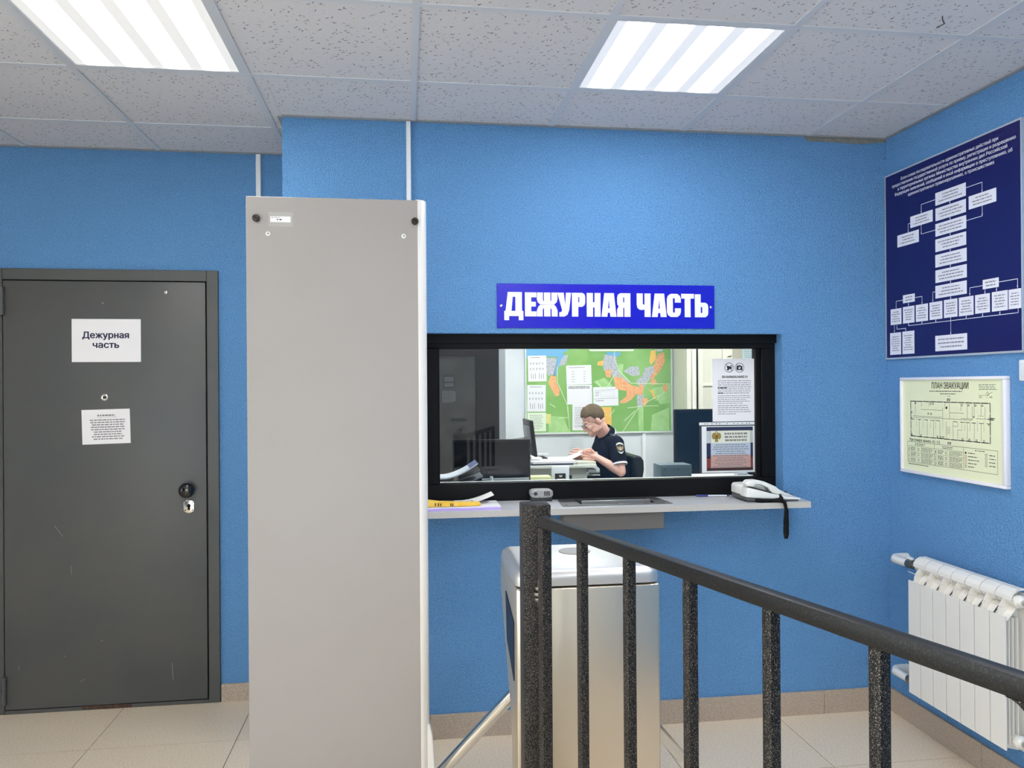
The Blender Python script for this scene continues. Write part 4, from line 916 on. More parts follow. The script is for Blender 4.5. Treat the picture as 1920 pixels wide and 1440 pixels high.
# ------------------------------------------------------------------ duty room behind the glass
# dark partition at the left with a steel door in it
PB = M('partition_black', (15, 15, 19), 0.45, spec=0.25)
struct(MB().box((-0.6, 2.6, FO), (0.192, 2.7, H+0.004)).box((0.462, 2.6, FO), (0.622, 2.7, H+0.004)).box((0.192, 2.6, 1.727), (0.462, 2.7, H+0.004)).box((0.192, 2.69, FO), (0.462, 2.7, 1.727)).build('wall_office_partition', PB))
struct(B((0.622, 2.6, FO), (0.668, YO, H+0.004)).build('wall_office_side', M('jamb_grey', (176, 178, 178), 0.5)))
d2 = sempty('door_2', (0.327, 2.61, FO))
B((0.194, 2.625, FO+0.004), (0.460, 2.68, 1.725)).build('door_leaf', M('inner_door', (74, 73, 68), 0.35, 0.0, var=(6, (58, 57, 54), 0.4, 0.65), spec=0.4), d2)
B((0.226, 2.619, 1.50), (0.308, 2.625, 1.588)).build('plaque_frame', M('plaque_dark', (28, 28, 30), 0.4), d2)
B((0.234, 2.616, 1.545), (0.30, 2.619, 1.58)).build('plaque_face', M('plaque_grey', (88, 88, 88), 0.4), d2)
B((0.234, 2.616, 1.508), (0.30, 2.619, 1.537)).build('plaque_face', M('plaque_grey', (88, 88, 88), 0.4), d2)
nt_ = B((0.205, 2.622, 1.388), (0.333, 2.625, 1.492)).build('wall_notice', M('notice_dark', (58, 58, 58), 0.5), d2)
q = Print((0.205, 2.622, 1.492), X, DN, TO); q.words(0.012, 0.01, 0.116, 0.095, 9, M('notice_light', (128, 128, 126), 0.6), fill=0.45, ragged=0.4); q.build('text_lines', nt_, kind='stuff')
MB().box((0.285, 2.612, 1.268), (0.392, 2.625, 1.288)).build('latch_plate', M('plaque_dark', (28, 28, 30), 0.4), d2, bevel=0.003)
MB().cyl((0.365, 2.625, 1.22), (0.365, 2.60, 1.22), 0.012, n=12).box((0.335, 2.596, 1.212), (0.372, 2.606, 1.228)).build('door_handle', M('plaque_dark', (28, 28, 30), 0.4), d2)

# map board on the far wall
YM = YO-0.02
r = thing('map_board', 'large green district map framed in white on the duty room far wall', 'map', (1.68, YO, 1.07))
GR = M('map_green', (128, 178, 92), 0.55, var=(3.2, (146, 192, 112), 0.45, 0.62)); MWA = M('map_water', (112, 178, 220), 0.5); MIND = M('map_grey', (192, 194, 198), 0.6, var=(70, (150, 152, 166), 0.5, 0.66))
MOR = M('map_orange', (240, 190, 124), 0.6, var=(130, (232, 140, 112), 0.45, 0.6)); MYE = M('map_yellow', (244, 202, 104), 0.6, var=(110, (240, 178, 92), 0.45, 0.6)); MLG = M('map_pale', (176, 216, 146), 0.6, var=(12, (160, 206, 130), 0.4, 0.6)); MRD = M('map_road', (214, 228, 190), 0.6)
B((1.02, YM, 1.095), (2.345, YO, 2.02)).build('panel', GR, r)
for a, b in [((1.008, YM-0.006, 1.08), (2.357, YO, 1.095)), ((1.008, YM-0.006, 2.02), (2.357, YO, 2.035)), ((1.008, YM-0.006, 1.095), (1.02, YO, 2.02)), ((2.345, YM-0.006, 1.095), (2.357, YO, 2.02))]: B(a, b).build('frame_bar', M('map_frame', (220, 226, 222), 0.4), r)
# map print drawn in a 1920 x 1126 field: board spans 30..1845 by x, its lower edge at 1055, the window head at 25
p = Print((1.02, YM, 1.833), X, DN, TO, eps=0.0006)
def mp(pts): return [((u-30)*1.325/1815, (v-25)*0.738/1030) for u, v in pts]
p.poly(mp([(30,-225),(560,-225),(540,40),(480,75),(430,120),(250,110),(120,125),(30,135)]), MWA, 1)
p.poly(mp([(470,80),(505,95),(440,215),(395,350),(365,345),(400,200),(420,110)]), MWA, 2)
p.poly(mp([(270,130),(410,130),(400,220),(370,345),(300,350),(275,300)]), MIND, 2)
p.poly(mp([(510,90),(545,95),(520,210),(425,235),(455,160)]), MIND, 3)
p.poly(mp([(330,350),(395,360),(400,440),(440,530),(430,600),(390,605),(340,520),(300,450)]), MOR, 3)
p.poly(mp([(1010,60),(1220,65),(1170,120),(1060,105)]), MWA, 1)
p.poly(mp([(1005,90),(1150,110),(1160,250),(1240,360),(1330,430),(1250,470),(1110,370),(1060,300),(990,290),(980,180)]), MIND, 2)
p.poly(mp([(920,180),(990,160),(985,230),(905,225)]), MYE, 3); p.poly(mp([(1005,280),(1085,275),(1080,380),(1020,370)]), MOR, 3)
p.poly(mp([(1110,375),(1200,370),(1330,470),(1420,500),(1470,455),(1500,500),(1480,600),(1390,590),(1350,650),(1260,700),(1190,700),(1200,670),(1270,620),(1280,550),(1140,520)]), MOR, 3)
p.poly(mp([(1240,300),(1330,240),(1430,240),(1450,350),(1350,360)]), MIND, 2)
p.poly(mp([(1520,260),(1620,230),(1640,300),(1560,420),(1500,500),(1420,470),(1400,420),(1480,360)]), MIND, 2)
p.poly(mp([(1590,40),(1650,40),(1655,150),(1590,220),(1570,180)]), MYE, 3); p.poly(mp([(1680,90),(1760,60),(1770,180),(1700,300),(1640,370),(1600,430),(1580,380),(1640,290),(1620,250)]), MOR, 4)
p.poly(mp([(1580,420),(1640,400),(1670,460),(1590,480)]), MOR, 3); p.poly(mp([(1640,25),(1745,25),(1740,50),(1650,50)]), MIND, 4); p.poly(mp([(1480,640),(1545,640),(1550,690),(1500,745),(1470,690)]), MOR, 3); p.poly(mp([(1740,480),(1800,470),(1800,560),(1750,560)]), MOR, 3)
p.poly(mp([(1410,600),(1500,600),(1470,760),(1410,740)]), MIND, 2); p.poly(mp([(1420,760),(1490,740),(1490,1050),(1430,1050)]), MLG, 1)
p.poly(mp([(300,850),(480,860),(560,1050),(300,1050)]), MLG, 1); p.poly(mp([(1600,850),(1820,760),(1820,1050),(1580,1050)]), MLG, 1); p.poly(mp([(860,430),(1000,380),(1100,480),(1000,540)]), MLG, 1); p.poly(mp([(1600,520),(1840,470),(1840,700),(1700,720)]), MLG, 1)
p.poly(mp([(1160,210),(1240,210),(1230,330),(1300,400),(1240,390),(1170,290)]), MLG, 3)
p.poly(mp([(1560,530),(1620,540),(1650,650),(1630,655),(1590,570)]), MYE, 2)
for q in ([(1125,40),(1130,160),(1180,290),(1330,450),(1850,465)], [(410,240),(410,430),(500,640),(540,740),(560,1050)], [(1150,300),(1020,520)], [(1700,600),(1440,740),(1230,1050)], [(1760,560),(1650,670)], [(320,700),(380,740)], [(420,880),(540,870)], [(1380,800),(1250,920)], [(900,420),(1000,560)], [(1120,780),(1060,860)], [(1290,760),(1500,740),(1680,735)], [(530,740),(545,870)]): p.path(mp(q), 0.006, MRD, 5)
p.poly(mp([(805,25),(1375,25),(1365,48),(820,48)]), M('map_caption', (238, 244, 226), 0.6), 5)
p.poly(mp([(830,-180),(1600,-180),(1600,-100),(830,-100)]), M('map_caption', (238, 244, 226), 0.6), 5)
p.build('map_print', r)
# sheets pinned over the map
def pinned(label, x, z, w_, h_, kind, mt=None, cat='sheet', name='pinned_sheet', tilt=0, lift=0.0005, grp=None):
    r, p = sheet(name, label, cat, (x, YM-lift, z), X, DN, TO, w_, h_, mt or PAPER, thick=0.001, tilt=tilt, group=grp)
    if kind == 'cal':
        p.words(w_*0.15, h_*0.05, w_*0.8, h_*0.1, 1, INKG)
        for j, (v0, v1) in enumerate([(0.26, 0.35), (0.47, 0.56)]):
            for i in range(5): p.words(w_*(0.1+0.165*i), h_*v0, w_*(0.1+0.165*i)+0.016, h_*v1, 3, INKG, fill=0.5, wl=(0.008, 0.016))
        for i in range(7):
            if i != 3: p.rect(w_*(0.16+0.11*i), h_*(0.68+0.04*(i % 2)), w_*(0.16+0.11*i)+0.004, h_*(0.9), INKG, 1)
        p.build('printing', r, kind='stuff')
    elif kind == 'list':
        p.words(w_*0.1, h_*0.08, w_*0.9, h_*0.14, 1, INKG, fill=0.5)
        for j in range(5): p.words(w_*0.2, h_*(0.3+0.13*j), w_*0.34, h_*(0.35+0.13*j), 1, INKG, fill=0.4); p.words(w_*0.68, h_*(0.3+0.13*j), w_*0.78, h_*(0.35+0.13*j), 1, INKG, fill=0.5)
        p.build('printing', r, kind='stuff')
    elif kind == 'text':
        p.words(w_*0.12, h_*0.1, w_*0.88, h_*0.9, max(4, int(h_/0.018)), INKG, fill=0.28, ragged=0.5); p.build('printing', r, kind='stuff')
    elif kind == 'head':
        p.words(w_*0.06, h_*0.06, w_*0.94, h_*0.2, 2, INKG, fill=0.7); p.build('printing', r, kind='stuff')
    elif kind == 'table':
        p.line((w_*0.08, h_*0.17), (w_*0.92, h_*0.15), 0.002, INKG); p.line((w_*0.05, h_*0.62), (w_*0.95, h_*0.60), 0.003, INKG)
        p.frame(w_*0.3, h_*0.22, w_*0.85, h_*0.5, 0.001, INKG); p.words(w_*0.08, h_*0.22, w_*0.25, h_*0.5, 3, INKG, fill=0.3); p.words(w_*0.1, h_*0.68, w_*0.5, h_*0.76, 1, INKG, fill=0.4)
        p.build('printing', r, kind='stuff')
    return r
PG = M('paper_green', (228, 240, 214), 0.75)
pinned('upper left of the printed tables pinned to the green map', 1.034, 1.776, 0.165, 0.228, 'cal', tilt=0.8)
pinned('middle printed table at the left edge of the green map', 1.028, 1.518, 0.165, 0.235, 'cal', tilt=-0.5)
pinned('lowest printed sheet at the left edge of the green map', 1.028, 1.272, 0.165, 0.165, 'text', mt=PG)
pinned('small yellow note peeking out beside the lowest left sheet on the map', 1.19, 1.262, 0.05, 0.085, '', mt=M('note_yellow', (226, 220, 140), 0.7), tilt=-5, lift=0.0002)
pinned('sheet with two short columns, upper of the central papers on the map', 1.378, 1.688, 0.228, 0.172, 'list', tilt=1.5, lift=0.0016)
pinned('sheet with a grey heading, middle of the central papers on the map', 1.384, 1.514, 0.228, 0.172, 'head', tilt=0.8)
pinned('long text sheet hanging behind the seated person\'s head, lowest central paper', 1.434, 1.346, 0.165, 0.235, 'text', tilt=-0.5, lift=0.0002)
pinned('wide sheet with a ruled table pinned right of the central papers', 1.622, 1.494, 0.23, 0.17, 'table', tilt=1.2)
pinned('orange printed sheet pinned behind the seated person\'s collar on the map', 1.675, 1.315, 0.115, 0.165, '', mt=MYE, lift=0.0004)
# faint sheet under the map and trunking strips on the wall
r, p = sheet('pinned_sheet', 'faint white sheet on the wall below the map beside the person', 'sheet', (1.40, YO-0.0005, 1.065), X, DN, TO, 0.16, 0.22, M('paper_faint', (214, 220, 222), 0.75)); p.words(0.02, 0.03, 0.14, 0.15, 7, M('ink_faint', (184, 190, 192), 0.7), fill=0.3); p.build('printing', r, kind='stuff')
r = thing('cable_duct', 'white vertical duct on the far office wall under the map', 'cable duct', (2.09, YO, FO)); B((2.075, YO-0.02, FO), (2.105, YO, 1.078)).build('cover', WHITE, r, bevel=0.002)

# cream cabinet right of the map
r = thing('cabinet', 'tall cream cabinet with panelled doors right of the map', 'cabinet', (2.60, 3.72, FO))
CR = M('cabinet_cream', (226, 224, 206), 0.45); CRD = M('cabinet_panel', (214, 212, 194), 0.45)
B((2.375, 3.60, FO), (2.80, YO-0.001, 2.10)).build('carcass', CR, r)
def cab_door(x0, x1):
    dd = MB()
    y0, y1 = 3.575, 3.597
    for a, b in [((x0, FO+0.03), (x0+0.045, 2.08)), ((x1-0.045, FO+0.03), (x1, 2.08)), ((x0+0.045, FO+0.03), (x1-0.045, FO+0.09)), ((x0+0.045, 2.02), (x1-0.045, 2.08)), ((x0+0.045, 1.50), (x1-0.045, 1.53)), ((x0+0.045, 0.95), (x1-0.045, 0.98))]: dd.box((a[0], y0, a[1]), (b[0], y1, b[1]))
    o = dd.build('door', CR, r)
    for z0, z1 in ((FO+0.09, 0.95), (0.98, 1.50), (1.53, 2.02)): B((x0+0.045, y0+0.012, z0), (x1-0.045, y1, z1)).build('panel', CRD, o)
    return o
cab_door(2.376, 2.462)
dr_ = cab_door(2.476, 2.745)
B((2.462, 3.57, FO+0.02), (2.476, 3.60, 2.09)).build('gap_strip', GAP, r)
for z in (1.55, 1.42): MB().cyl((2.748, 3.57, z-0.025), (2.748, 3.57, z+0.025), 0.008, n=10).build('hinge', M('worn_steel', (120, 116, 110), 0.3, 0.9), dr_)
B((2.87, YO-0.012, FO), (3.4, YO, 2.2)).build('wall_panel', M('beige_panel', (196, 190, 172), 0.55), None, kind='structure').name = 'trim_6'
r, p = sheet('pinned_sheet', 'pale blue sheet on the wall behind the attention notice, upper right of the window', 'sheet', (3.03, YO-0.0125, 1.95), X, DN, TO, 0.22, 0.32, M('paper_blue', (198, 216, 222), 0.75)); p.words(0.02, 0.03, 0.2, 0.2, 10, M('ink_faint2', (150, 168, 172), 0.7), fill=0.35); p.build('printing', r, kind='stuff')

# desk of the officer
r = thing('office_desk', 'pale grey office desk at which the person sits, seen end on', 'desk', (0.98, 3.2, FO))
DK = M('desk_grey', (188, 192, 186), 0.45); DT = M('desk_top', (216, 220, 210), 0.4)
B((0.40+0.27, 2.88, 0.885), (1.40, 3.50, 0.91)).build('top', DT, r, bevel=0.004)
B((0.70, 2.93, FO), (1.335, 2.955, 0.885)).build('front_panel', DK, r)
B((0.70, 2.955, FO), (0.725, 3.48, 0.885)).build('side_panel', DK, r)
B((0.70, 3.46, FO), (1.335, 3.48, 0.885)).build('back_panel', DK, r)
B((1.337, 2.90, 0.845), (1.405, 3.45, 0.872)).build('slide_out_tray', M('desk_tray', (170, 176, 172), 0.45), r, bevel=0.006)
ZD = 0.9105
def slab(name, label, cat, x, y, w_, d_, z, h, mt, rot=0, grp=None):
    o = MB().box((x, y, z), (x+w_, y+d_, z+h), rot=rotm('Z', rot)).build(name, mt); tag(o, label, cat, grp); return o
slab('folder', 'dark blue folder lying at the front edge of the seated person\'s desk', 'folder', 0.90, 2.885, 0.32, 0.22, ZD, 0.012, M('folder_navy', (28, 34, 66), 0.5))
slab('paper_stack', 'thick white paper stack on the dark blue folder', 'papers', 0.905, 2.885, 0.34, 0.21, ZD+0.0125, 0.016, PAPER, rot=2)
slab('paper_stack', 'loose cream sheets at the desk corner nearest the seated person', 'papers', 1.255, 2.885, 0.14, 0.20, ZD, 0.020, M('paper_cream', (232, 232, 214), 0.75))
slab('open_papers', 'spread white papers lying under the seated person\'s hands', 'papers', 1.10, 3.12, 0.27, 0.3, ZD, 0.012, PAPER, rot=-6)
slab('paper_stack', 'low white paper stack behind the folder on the desk', 'papers', 0.975, 3.26, 0.10, 0.20, ZD, 0.022, PAPER)
r = thing('mouse', 'white computer mouse on the papers beside the thin monitor', 'mouse', (0.97, 3.0, ZD+0.029)); MB().ell((0.955, 2.99, ZD+0.0295+0.013), (0.045, 0.028, 0.014), 16, 10).build('shell', WHITE, r, smooth=True)
r = thing('handset', 'dark telephone handset with white back lying by the thin monitor', 'telephone', (1.00, 3.14, ZD))
MB().prism([(0.95, ZD), (1.075, ZD), (1.07, ZD+0.03), (1.04, ZD+0.045), (0.99, ZD+0.04), (0.95, ZD+0.02)], fx_, 3.135, 3.19).build('base', M('dark_grey', (50, 50, 52), 0.5), r, bevel=0.004)
MB().prism([(0.965, ZD+0.046), (1.08, ZD+0.05), (1.085, ZD+0.066), (1.03, ZD+0.07), (0.97, ZD+0.064)], fx_, 3.14, 3.185).build('receiver', WHITE, r, bevel=0.006)
# thin monitor seen from its edge, its screen towards the person
r = thing('monitor', 'thin monitor seen edge on at the left end of the seated person\'s desk', 'monitor', (0.90, 3.12, ZD+0.03))
rt = rotm('Y', -7)
MB().box((0.925, 2.98, 0.965), (0.945, 3.40, 1.245), rot=rt).build('casing', BLACKP, r, bevel=0.004)
MB().box((0.9455, 2.995, 0.985), (0.947, 3.385, 1.235), rot=rt, piv=(0.935, 3.19, 1.105)).build('screen', SCREEN, r)
MB().box((0.905, 3.02, 1.075), (0.925, 3.30, 1.20), rot=rt, piv=(0.935, 3.19, 1.105)).build('back_cover', M('monitor_silver', (152, 156, 160), 0.35, 0.4), r, bevel=0.006)
MB().box((0.80, 3.15, 1.075), (0.915, 3.20, 1.10), rot=rotm('Y', -6)).build('arm', M('monitor_grey', (84, 88, 92), 0.4), r, bevel=0.004)
MB().box((0.88, 3.13, ZD+0.03), (0.91, 3.21, 1.10)).build('stand', M('monitor_grey', (84, 88, 92), 0.4), r, bevel=0.003)
MB().box((0.82, 3.11, ZD), (0.945, 3.29, ZD+0.03)).build('foot', M('monitor_grey', (84, 88, 92), 0.4), r)

# office chair
r = thing('office_chair', 'black leather office chair with light armrests behind the person', 'chair', (1.62, 3.10, FO))
LEA = M('leather_black', (20, 22, 22), 0.4, spec=0.35); ARM = M('armrest_grey', (206, 206, 200), 0.4)
s = MB(); prof = [(1.70, 0.68), (1.71, 0.80), (1.685, 0.92), (1.672, 0.955), (1.70, 0.972), (1.75, 0.965), (1.772, 0.93), (1.775, 0.86), (1.755, 0.75), (1.74, 0.68)]
s.prism(prof, gx, 2.88, 3.32).build('backrest', LEA, r, bevel=0.02, seg=3)
MB().box((1.36, 2.87, 0.56), (1.76, 3.33, 0.625)).build('seat', LEA, r, bevel=0.025, seg=3)
MB().tube([(1.74, 3.10, 0.70), (1.76, 3.10, 0.60), (1.72, 3.10, 0.545), (1.6, 3.10, 0.545)], 0.022, 10).build('back_bar', BLACKP, r, smooth='auto')
MB().cyl((1.56, 3.10, 0.25), (1.56, 3.10, 0.56), 0.028, n=16).build('gas_post', BLACKP, r, smooth='auto')
for k in range(5):
    a = math.radians(72*k+18); e_ = (1.56+0.27*math.cos(a), 3.10+0.27*math.sin(a))
    MB().tube([(1.56, 3.10, 0.27), (*e_, 0.235)], [0.024, 0.016], 10).build('foot', BLACKP, r, smooth='auto')
    MB().cyl((e_[0], e_[1]-0.012, FO+0.027), (e_[0], e_[1]+0.012, FO+0.027), 0.027, n=14).box((e_[0]-0.008, e_[1]-0.008, FO+0.03), (e_[0]+0.008, e_[1]+0.008, 0.24)).build('castor', BLACKP, r)
for y in (2.80, 3.40):
    MB().tube([(1.42, y, 0.60), (1.405, y, 0.70), (1.43, y, 0.765), (1.50, y, 0.79), (1.60, y, 0.785), (1.70, y, 0.765), (1.745, y, 0.72), (1.74, y, 0.62), (1.70, y, 0.575), (1.58, y+(0.08 if y < 3 else -0.08), 0.565), (1.45, y+(0.08 if y < 3 else -0.08), 0.57)], 0.017, 10).build('armrest', ARM, r, smooth=True)

# ---------------------------------------------------------------- the officer
def blob_mesh(mb, name, mats, voxel, smooth_it=4, parent=None, **kw):
    me = mb.mesh(name+'_raw', mats); o = bpy.data.objects.new(name, me); COL.objects.link(o)
    md = o.modifiers.new('r', 'REMESH'); md.mode = 'VOXEL'; md.voxel_size = voxel; md.use_smooth_shade = True
    s_ = o.modifiers.new('s', 'SMOOTH'); s_.factor = 0.5; s_.iterations = smooth_it
    dg = bpy.context.evaluated_depsgraph_get(); m2 = bpy.data.meshes.new_from_object(o.evaluated_get(dg), depsgraph=dg)
    o.modifiers.clear(); o.data = m2; bpy.data.meshes.remove(me); m2.name = name
    m2.materials.clear(); [m2.materials.append(q) for q in (mats if isinstance(mats, (list, tuple)) else [mats])]
    m2.polygons.foreach_set('use_smooth', [True]*len(m2.polygons))
    if parent is not None:
        m2.transform(Matrix.Translation(-ORG[parent.name])); o.parent = parent
    for k, v in kw.items(): o[k] = v
    return o
PX = (1.62, 3.10)
per = thing('person', 'short-haired person in navy short-sleeved polo and glasses reading papers at desk', 'person', (PX[0], PX[1], FO))
SKIN = M('skin', (240, 190, 170), 0.5, var=(40, (232, 176, 156), 0.4, 0.65)); NVY = M('polo_navy', (13, 13, 26), 0.85, var=(60, (17, 17, 32), 0.4, 0.6), spec=0.15); TRO = M('trousers_black', (16, 16, 22), 0.8); HAIR = M('hair_brown', (112, 96, 76), 0.8, var=(260, (72, 60, 46), 0.4, 0.62), spec=0.2)
# head in its own frame: faces -x, then pitched forward
HC = Vector((1.418, 3.04, 1.232)); HR = Matrix.Rotation(math.radians(-27), 3, 'Y'); HS = 0.93
HR = HR @ Matrix.Rotation(math.radians(4), 3, 'Z')
def hp(x, y, z): return HC + HR @ (Vector((x, y, z))*HS)
def hell(b, c, r_, rot=None): b.ell(hp(*c), [k*HS for k in r_], 20, 14, rot=HR if rot is None else HR @ rot)
b = MB()
hell(b, (0.012, 0, 0.042), (0.096, 0.077, 0.086)); hell(b, (-0.034, 0, -0.02), (0.058, 0.062, 0.075)); hell(b, (-0.035, 0, -0.075), (0.052, 0.047, 0.042))
hell(b, (0.035, 0, -0.01), (0.06, 0.062, 0.06))
hell(b, (-0.066, 0, -0.100), (0.02, 0.024, 0.017)); b.cap(hp(-0.088, 0, 0.005), hp(-0.110, 0, -0.036), 0.008*HS, 0.0125*HS); hell(b, (-0.098, 0.009, -0.041), (0.011, 0.009, 0.008)); hell(b, (-0.098, -0.009, -0.041), (0.011, 0.009, 0.008))
hell(b, (-0.076, 0, 0.022), (0.018, 0.050, 0.011)); hell(b, (-0.084, 0, -0.066), (0.012, 0.021, 0.006)); hell(b, (-0.082, 0, -0.077), (0.012, 0.019, 0.007))
for s_ in (1, -1): hell(b, (-0.06, s_*0.036, -0.02), (0.03, 0.022, 0.024)); hell(b, (0.016, s_*0.078, -0.008), (0.019, 0.009, 0.032), Matrix.Rotation(math.radians(-12), 3, 'Y') @ Matrix.Rotation(s_*0.35, 3, 'Z')); hell(b, (-0.022, s_*0.05, -0.06), (0.045, 0.012, 0.025))
# neck, torso, legs
b.cap(hp(0.028, 0, -0.05), (1.535, 3.09, 1.085), 0.053, 0.058)
b.ell((1.535, 3.10, 0.985), (0.105, 0.155, 0.13), rot=rotm('Y', 14)); b.ell((1.60, 3.10, 0.83), (0.10, 0.14, 0.15)); b.ell((1.62, 3.10, 0.71), (0.12, 0.155, 0.085))
NS = (1.562, 2.925, 1.06); NE = (1.578, 2.845, 0.855); NW = (1.405, 2.925, 0.965)
FS = (1.545, 3.275, 1.06); FE = (1.50, 3.36, 0.875); FW_ = (1.375, 3.20, 0.955)
for sh, el, wr_ in ((NS, NE, NW), (FS, FE, FW_)):
    b.cap(sh, el, 0.048, 0.038); mid = Vector(el).lerp(Vector(wr_), 0.3); b.cap(el, mid, 0.036, 0.037); b.cap(mid, wr_, 0.037, 0.024)
for s_ in (1, -1):
    y = 3.10+s_*0.095
    b.cap((1.62, y, 0.70), (1.19, y+s_*0.02, 0.715), 0.082, 0.058); b.cap((1.19, y+s_*0.02, 0.715), (1.20, y+s_*0.02, 0.27), 0.055, 0.04); b.cap((1.22, y+s_*0.02, FO+0.045), (1.06, y+s_*0.03, FO+0.036), 0.042, 0.034)
# hands: palm, four unequal bent fingers closing on the sheet, thumb against them
def hand(wr_, dirv, upv, sgn, b):
    wr_ = Vector(wr_); dv = Vector(dirv).normalized(); uv = Vector(upv); uv = (uv-dv*uv.dot(dv)).normalized(); sv = dv.cross(uv)
    P = lambda a, c, e: wr_+dv*a+uv*c+sv*e
    b.cap(wr_, P(0.02, 0, 0), 0.024, 0.024)
    for k, off in enumerate((0.031, 0.0108, -0.0098, -0.030)):
        b.cap(P(0.012, off*0.7, 0), P(0.068-0.005*abs(k-1), off*0.92, 0), 0.0135, 0.0105)
        L = (0.036, 0.041, 0.038, 0.029)[k]
        a0 = P(0.072-0.005*abs(k-1), off, 0); a1 = a0+dv*L*0.75+sv*sgn*L*0.6; a2 = a1+dv*L*0.1+sv*sgn*L*0.75; a3 = a2-dv*L*0.35+sv*sgn*L*0.4
        b.cap(a0, a1, 0.0082, 0.0074, 10); b.cap(a1, a2, 0.0074, 0.0068, 10); b.cap(a2, a3, 0.0068, 0.0055, 10)
    t0 = P(0.018, 0.026, 0.006*sgn); t1 = P(0.045, 0.05, 0.022*sgn); t2 = P(0.072, 0.045, 0.042*sgn)
    b.cap(t0, t1, 0.0125, 0.0105, 10); b.cap(t1, t2, 0.010, 0.0075, 10)
hand(NW, (-0.75, 0.45, 0.15), (0.25, -0.1, 1), -1, b)
hand(FW_, (-0.8, -0.35, 0.0), (0.2, 0.1, 1), 1, b)
body = blob_mesh(b, 'body', SKIN, 0.0036, 3, per)
# polo shirt
b = MB()
b.ell((1.540, 3.10, 0.985), (0.125, 0.175, 0.145), rot=rotm('Y', 14)); b.ell((1.605, 3.10, 0.84), (0.122, 0.160, 0.17)); b.ell((1.625, 3.10, 0.71), (0.13, 0.168, 0.07))
b.cap((1.548, 2.935, 1.06), (1.548, 3.265, 1.06), 0.063, 0.063)
b.ell((1.565, 3.10, 1.075), (0.075, 0.14, 0.065), rot=rotm('Y', 20))
b.tube([NS, Vector(NS).lerp(Vector(NE), 0.72)], [0.064, 0.060], 18); b.tube([FS, Vector(FS).lerp(Vector(FE), 0.7)], [0.064, 0.060], 18)
b.ell(NS, (0.066, 0.062, 0.066)); b.ell(FS, (0.066, 0.062, 0.066))
polo = blob_mesh(b, 'polo_shirt', NVY, 0.006, 4, per)
# trousers and shoes
b = MB(); b.ell((1.62, 3.10, 0.70), (0.135, 0.172, 0.085))
for s_ in (1, -1):
    y = 3.10+s_*0.095
    b.cap((1.62, y, 0.70), (1.19, y+s_*0.02, 0.715), 0.092, 0.070); b.tube([(1.19, y+s_*0.02, 0.73), (1.20, y+s_*0.02, 0.27)], [0.068, 0.058], 16)
blob_mesh(b, 'trousers', TRO, 0.008, 4, per)
for s_ in (1, -1):
    b = MB(); y = 3.10+s_*0.12; b.cap((1.225, y, FO+0.052), (1.04, y+s_*0.01, FO+0.042), 0.05, 0.04); b.ell((1.22, y, FO+0.10), (0.05, 0.045, 0.05))
    blob_mesh(b, 'shoe', BLACKP, 0.007, 3, per)
# collar with white piping, sleeve hems
cb = Vector((1.512, 3.073, 1.128)); cn = (HC+HR @ Vector((0.028, 0, -0.05))-Vector((1.535, 3.09, 1.085))).normalized()
def ringband(c, n_, r0, r1, h0, h1, mt, name, gap=0.0, ov=1.0):
    n_ = Vector(n_).normalized(); a = n_.cross(Vector((0, 1, 0))).normalized(); bb = n_.cross(a); q = MB(); pts = []
    N = 32; vs = []; fs = []
    for k in range(N+1):
        t = gap+(2*math.pi-2*gap)*k/N
        # t = 0 points to the throat
        dvv = a*math.cos(t)+bb*math.sin(t)*ov
        tilt = 0.018*math.cos(t)
        for rr, hh in ((r0, h0), (r1, h1), (r1+0.004, h1), (r0+0.004, h0)): vs.append(Vector(c)+dvv*rr+n_*(hh-tilt))
    for k in range(N):
        for j in range(4): fs.append((k*4+j, k*4+(j+1) % 4, (k+1)*4+(j+1) % 4, (k+1)*4+j))
    fs += [(0, 1, 2, 3), (N*4+3, N*4+2, N*4+1, N*4)]
    return q.add(vs, fs).build(name, mt, per, smooth='auto')
av = cn.cross(Vector((0, 1, 0))).normalized()
sgn_a = 1 if av.x < 0 else -1
ringband(cb, cn, 0.086, 0.066, -0.018, 0.026, NVY, 'collar', 0.0)
ringband(cb, cn, 0.0895, 0.0865, -0.026, -0.018, M('piping_white', (232, 232, 238), 0.6), 'collar_piping')
HEMW = M('piping_white', (232, 232, 238), 0.6)
for sh, el, t in ((NS, NE, 0.72), (FS, FE, 0.70)):
    a = Vector(sh).lerp(Vector(el), t-0.045); e_ = Vector(sh).lerp(Vector(el), t+0.012); dd = (e_-a)
    MB().lathe([(0, 0.0605), (dd.length, 0.0615), (dd.length, 0.052), (0, 0.052)], a+dd*0.45, dd, 28).build('sleeve_hem', HEMW, per, smooth='auto')
# hair: cap over the cranium, cut along a hairline, short at the sides
b = MB(); n_, m_ = 88, 60; vs = []; fs = []; keep = {}
def hairline(x):   # lowest z of hair at head coordinate x (front is negative)
    if x < -0.072: return 0.075
    if x < -0.03: return 0.062
    if x < 0.0: return 0.062-(x+0.03)/0.03*0.052
    if x < 0.034: return 0.012
    if x < 0.05: return 0.012-(x-0.034)/0.016*0.07
    return -0.060
cen = Vector((0.014, 0, 0.042))
for layer in (1.0, 0.9):
    for i in range(m_+1):
        th = math.pi*0.80*i/m_
        for k in range(n_):
            ph = 2*math.pi*k/n_
            x = math.sin(th)*math.cos(ph); y = math.sin(th)*math.sin(ph); z = math.cos(th)
            thick = 0.004+0.014*max(0, z)**1.5+(0.007 if x < -0.3 and z > 0.3 else 0)
            q = cen+Vector((x*(0.096+thick*0.8), y*(0.077+thick*0.7), z*(0.086+thick)))*(1 if layer == 1.0 else 1)
            if layer != 1.0: q = cen+Vector((x*0.088, y*0.070, z*0.078))
            # nape: follow the neck rather than the ball
            vs.append(q)
H0 = (m_+1)*n_
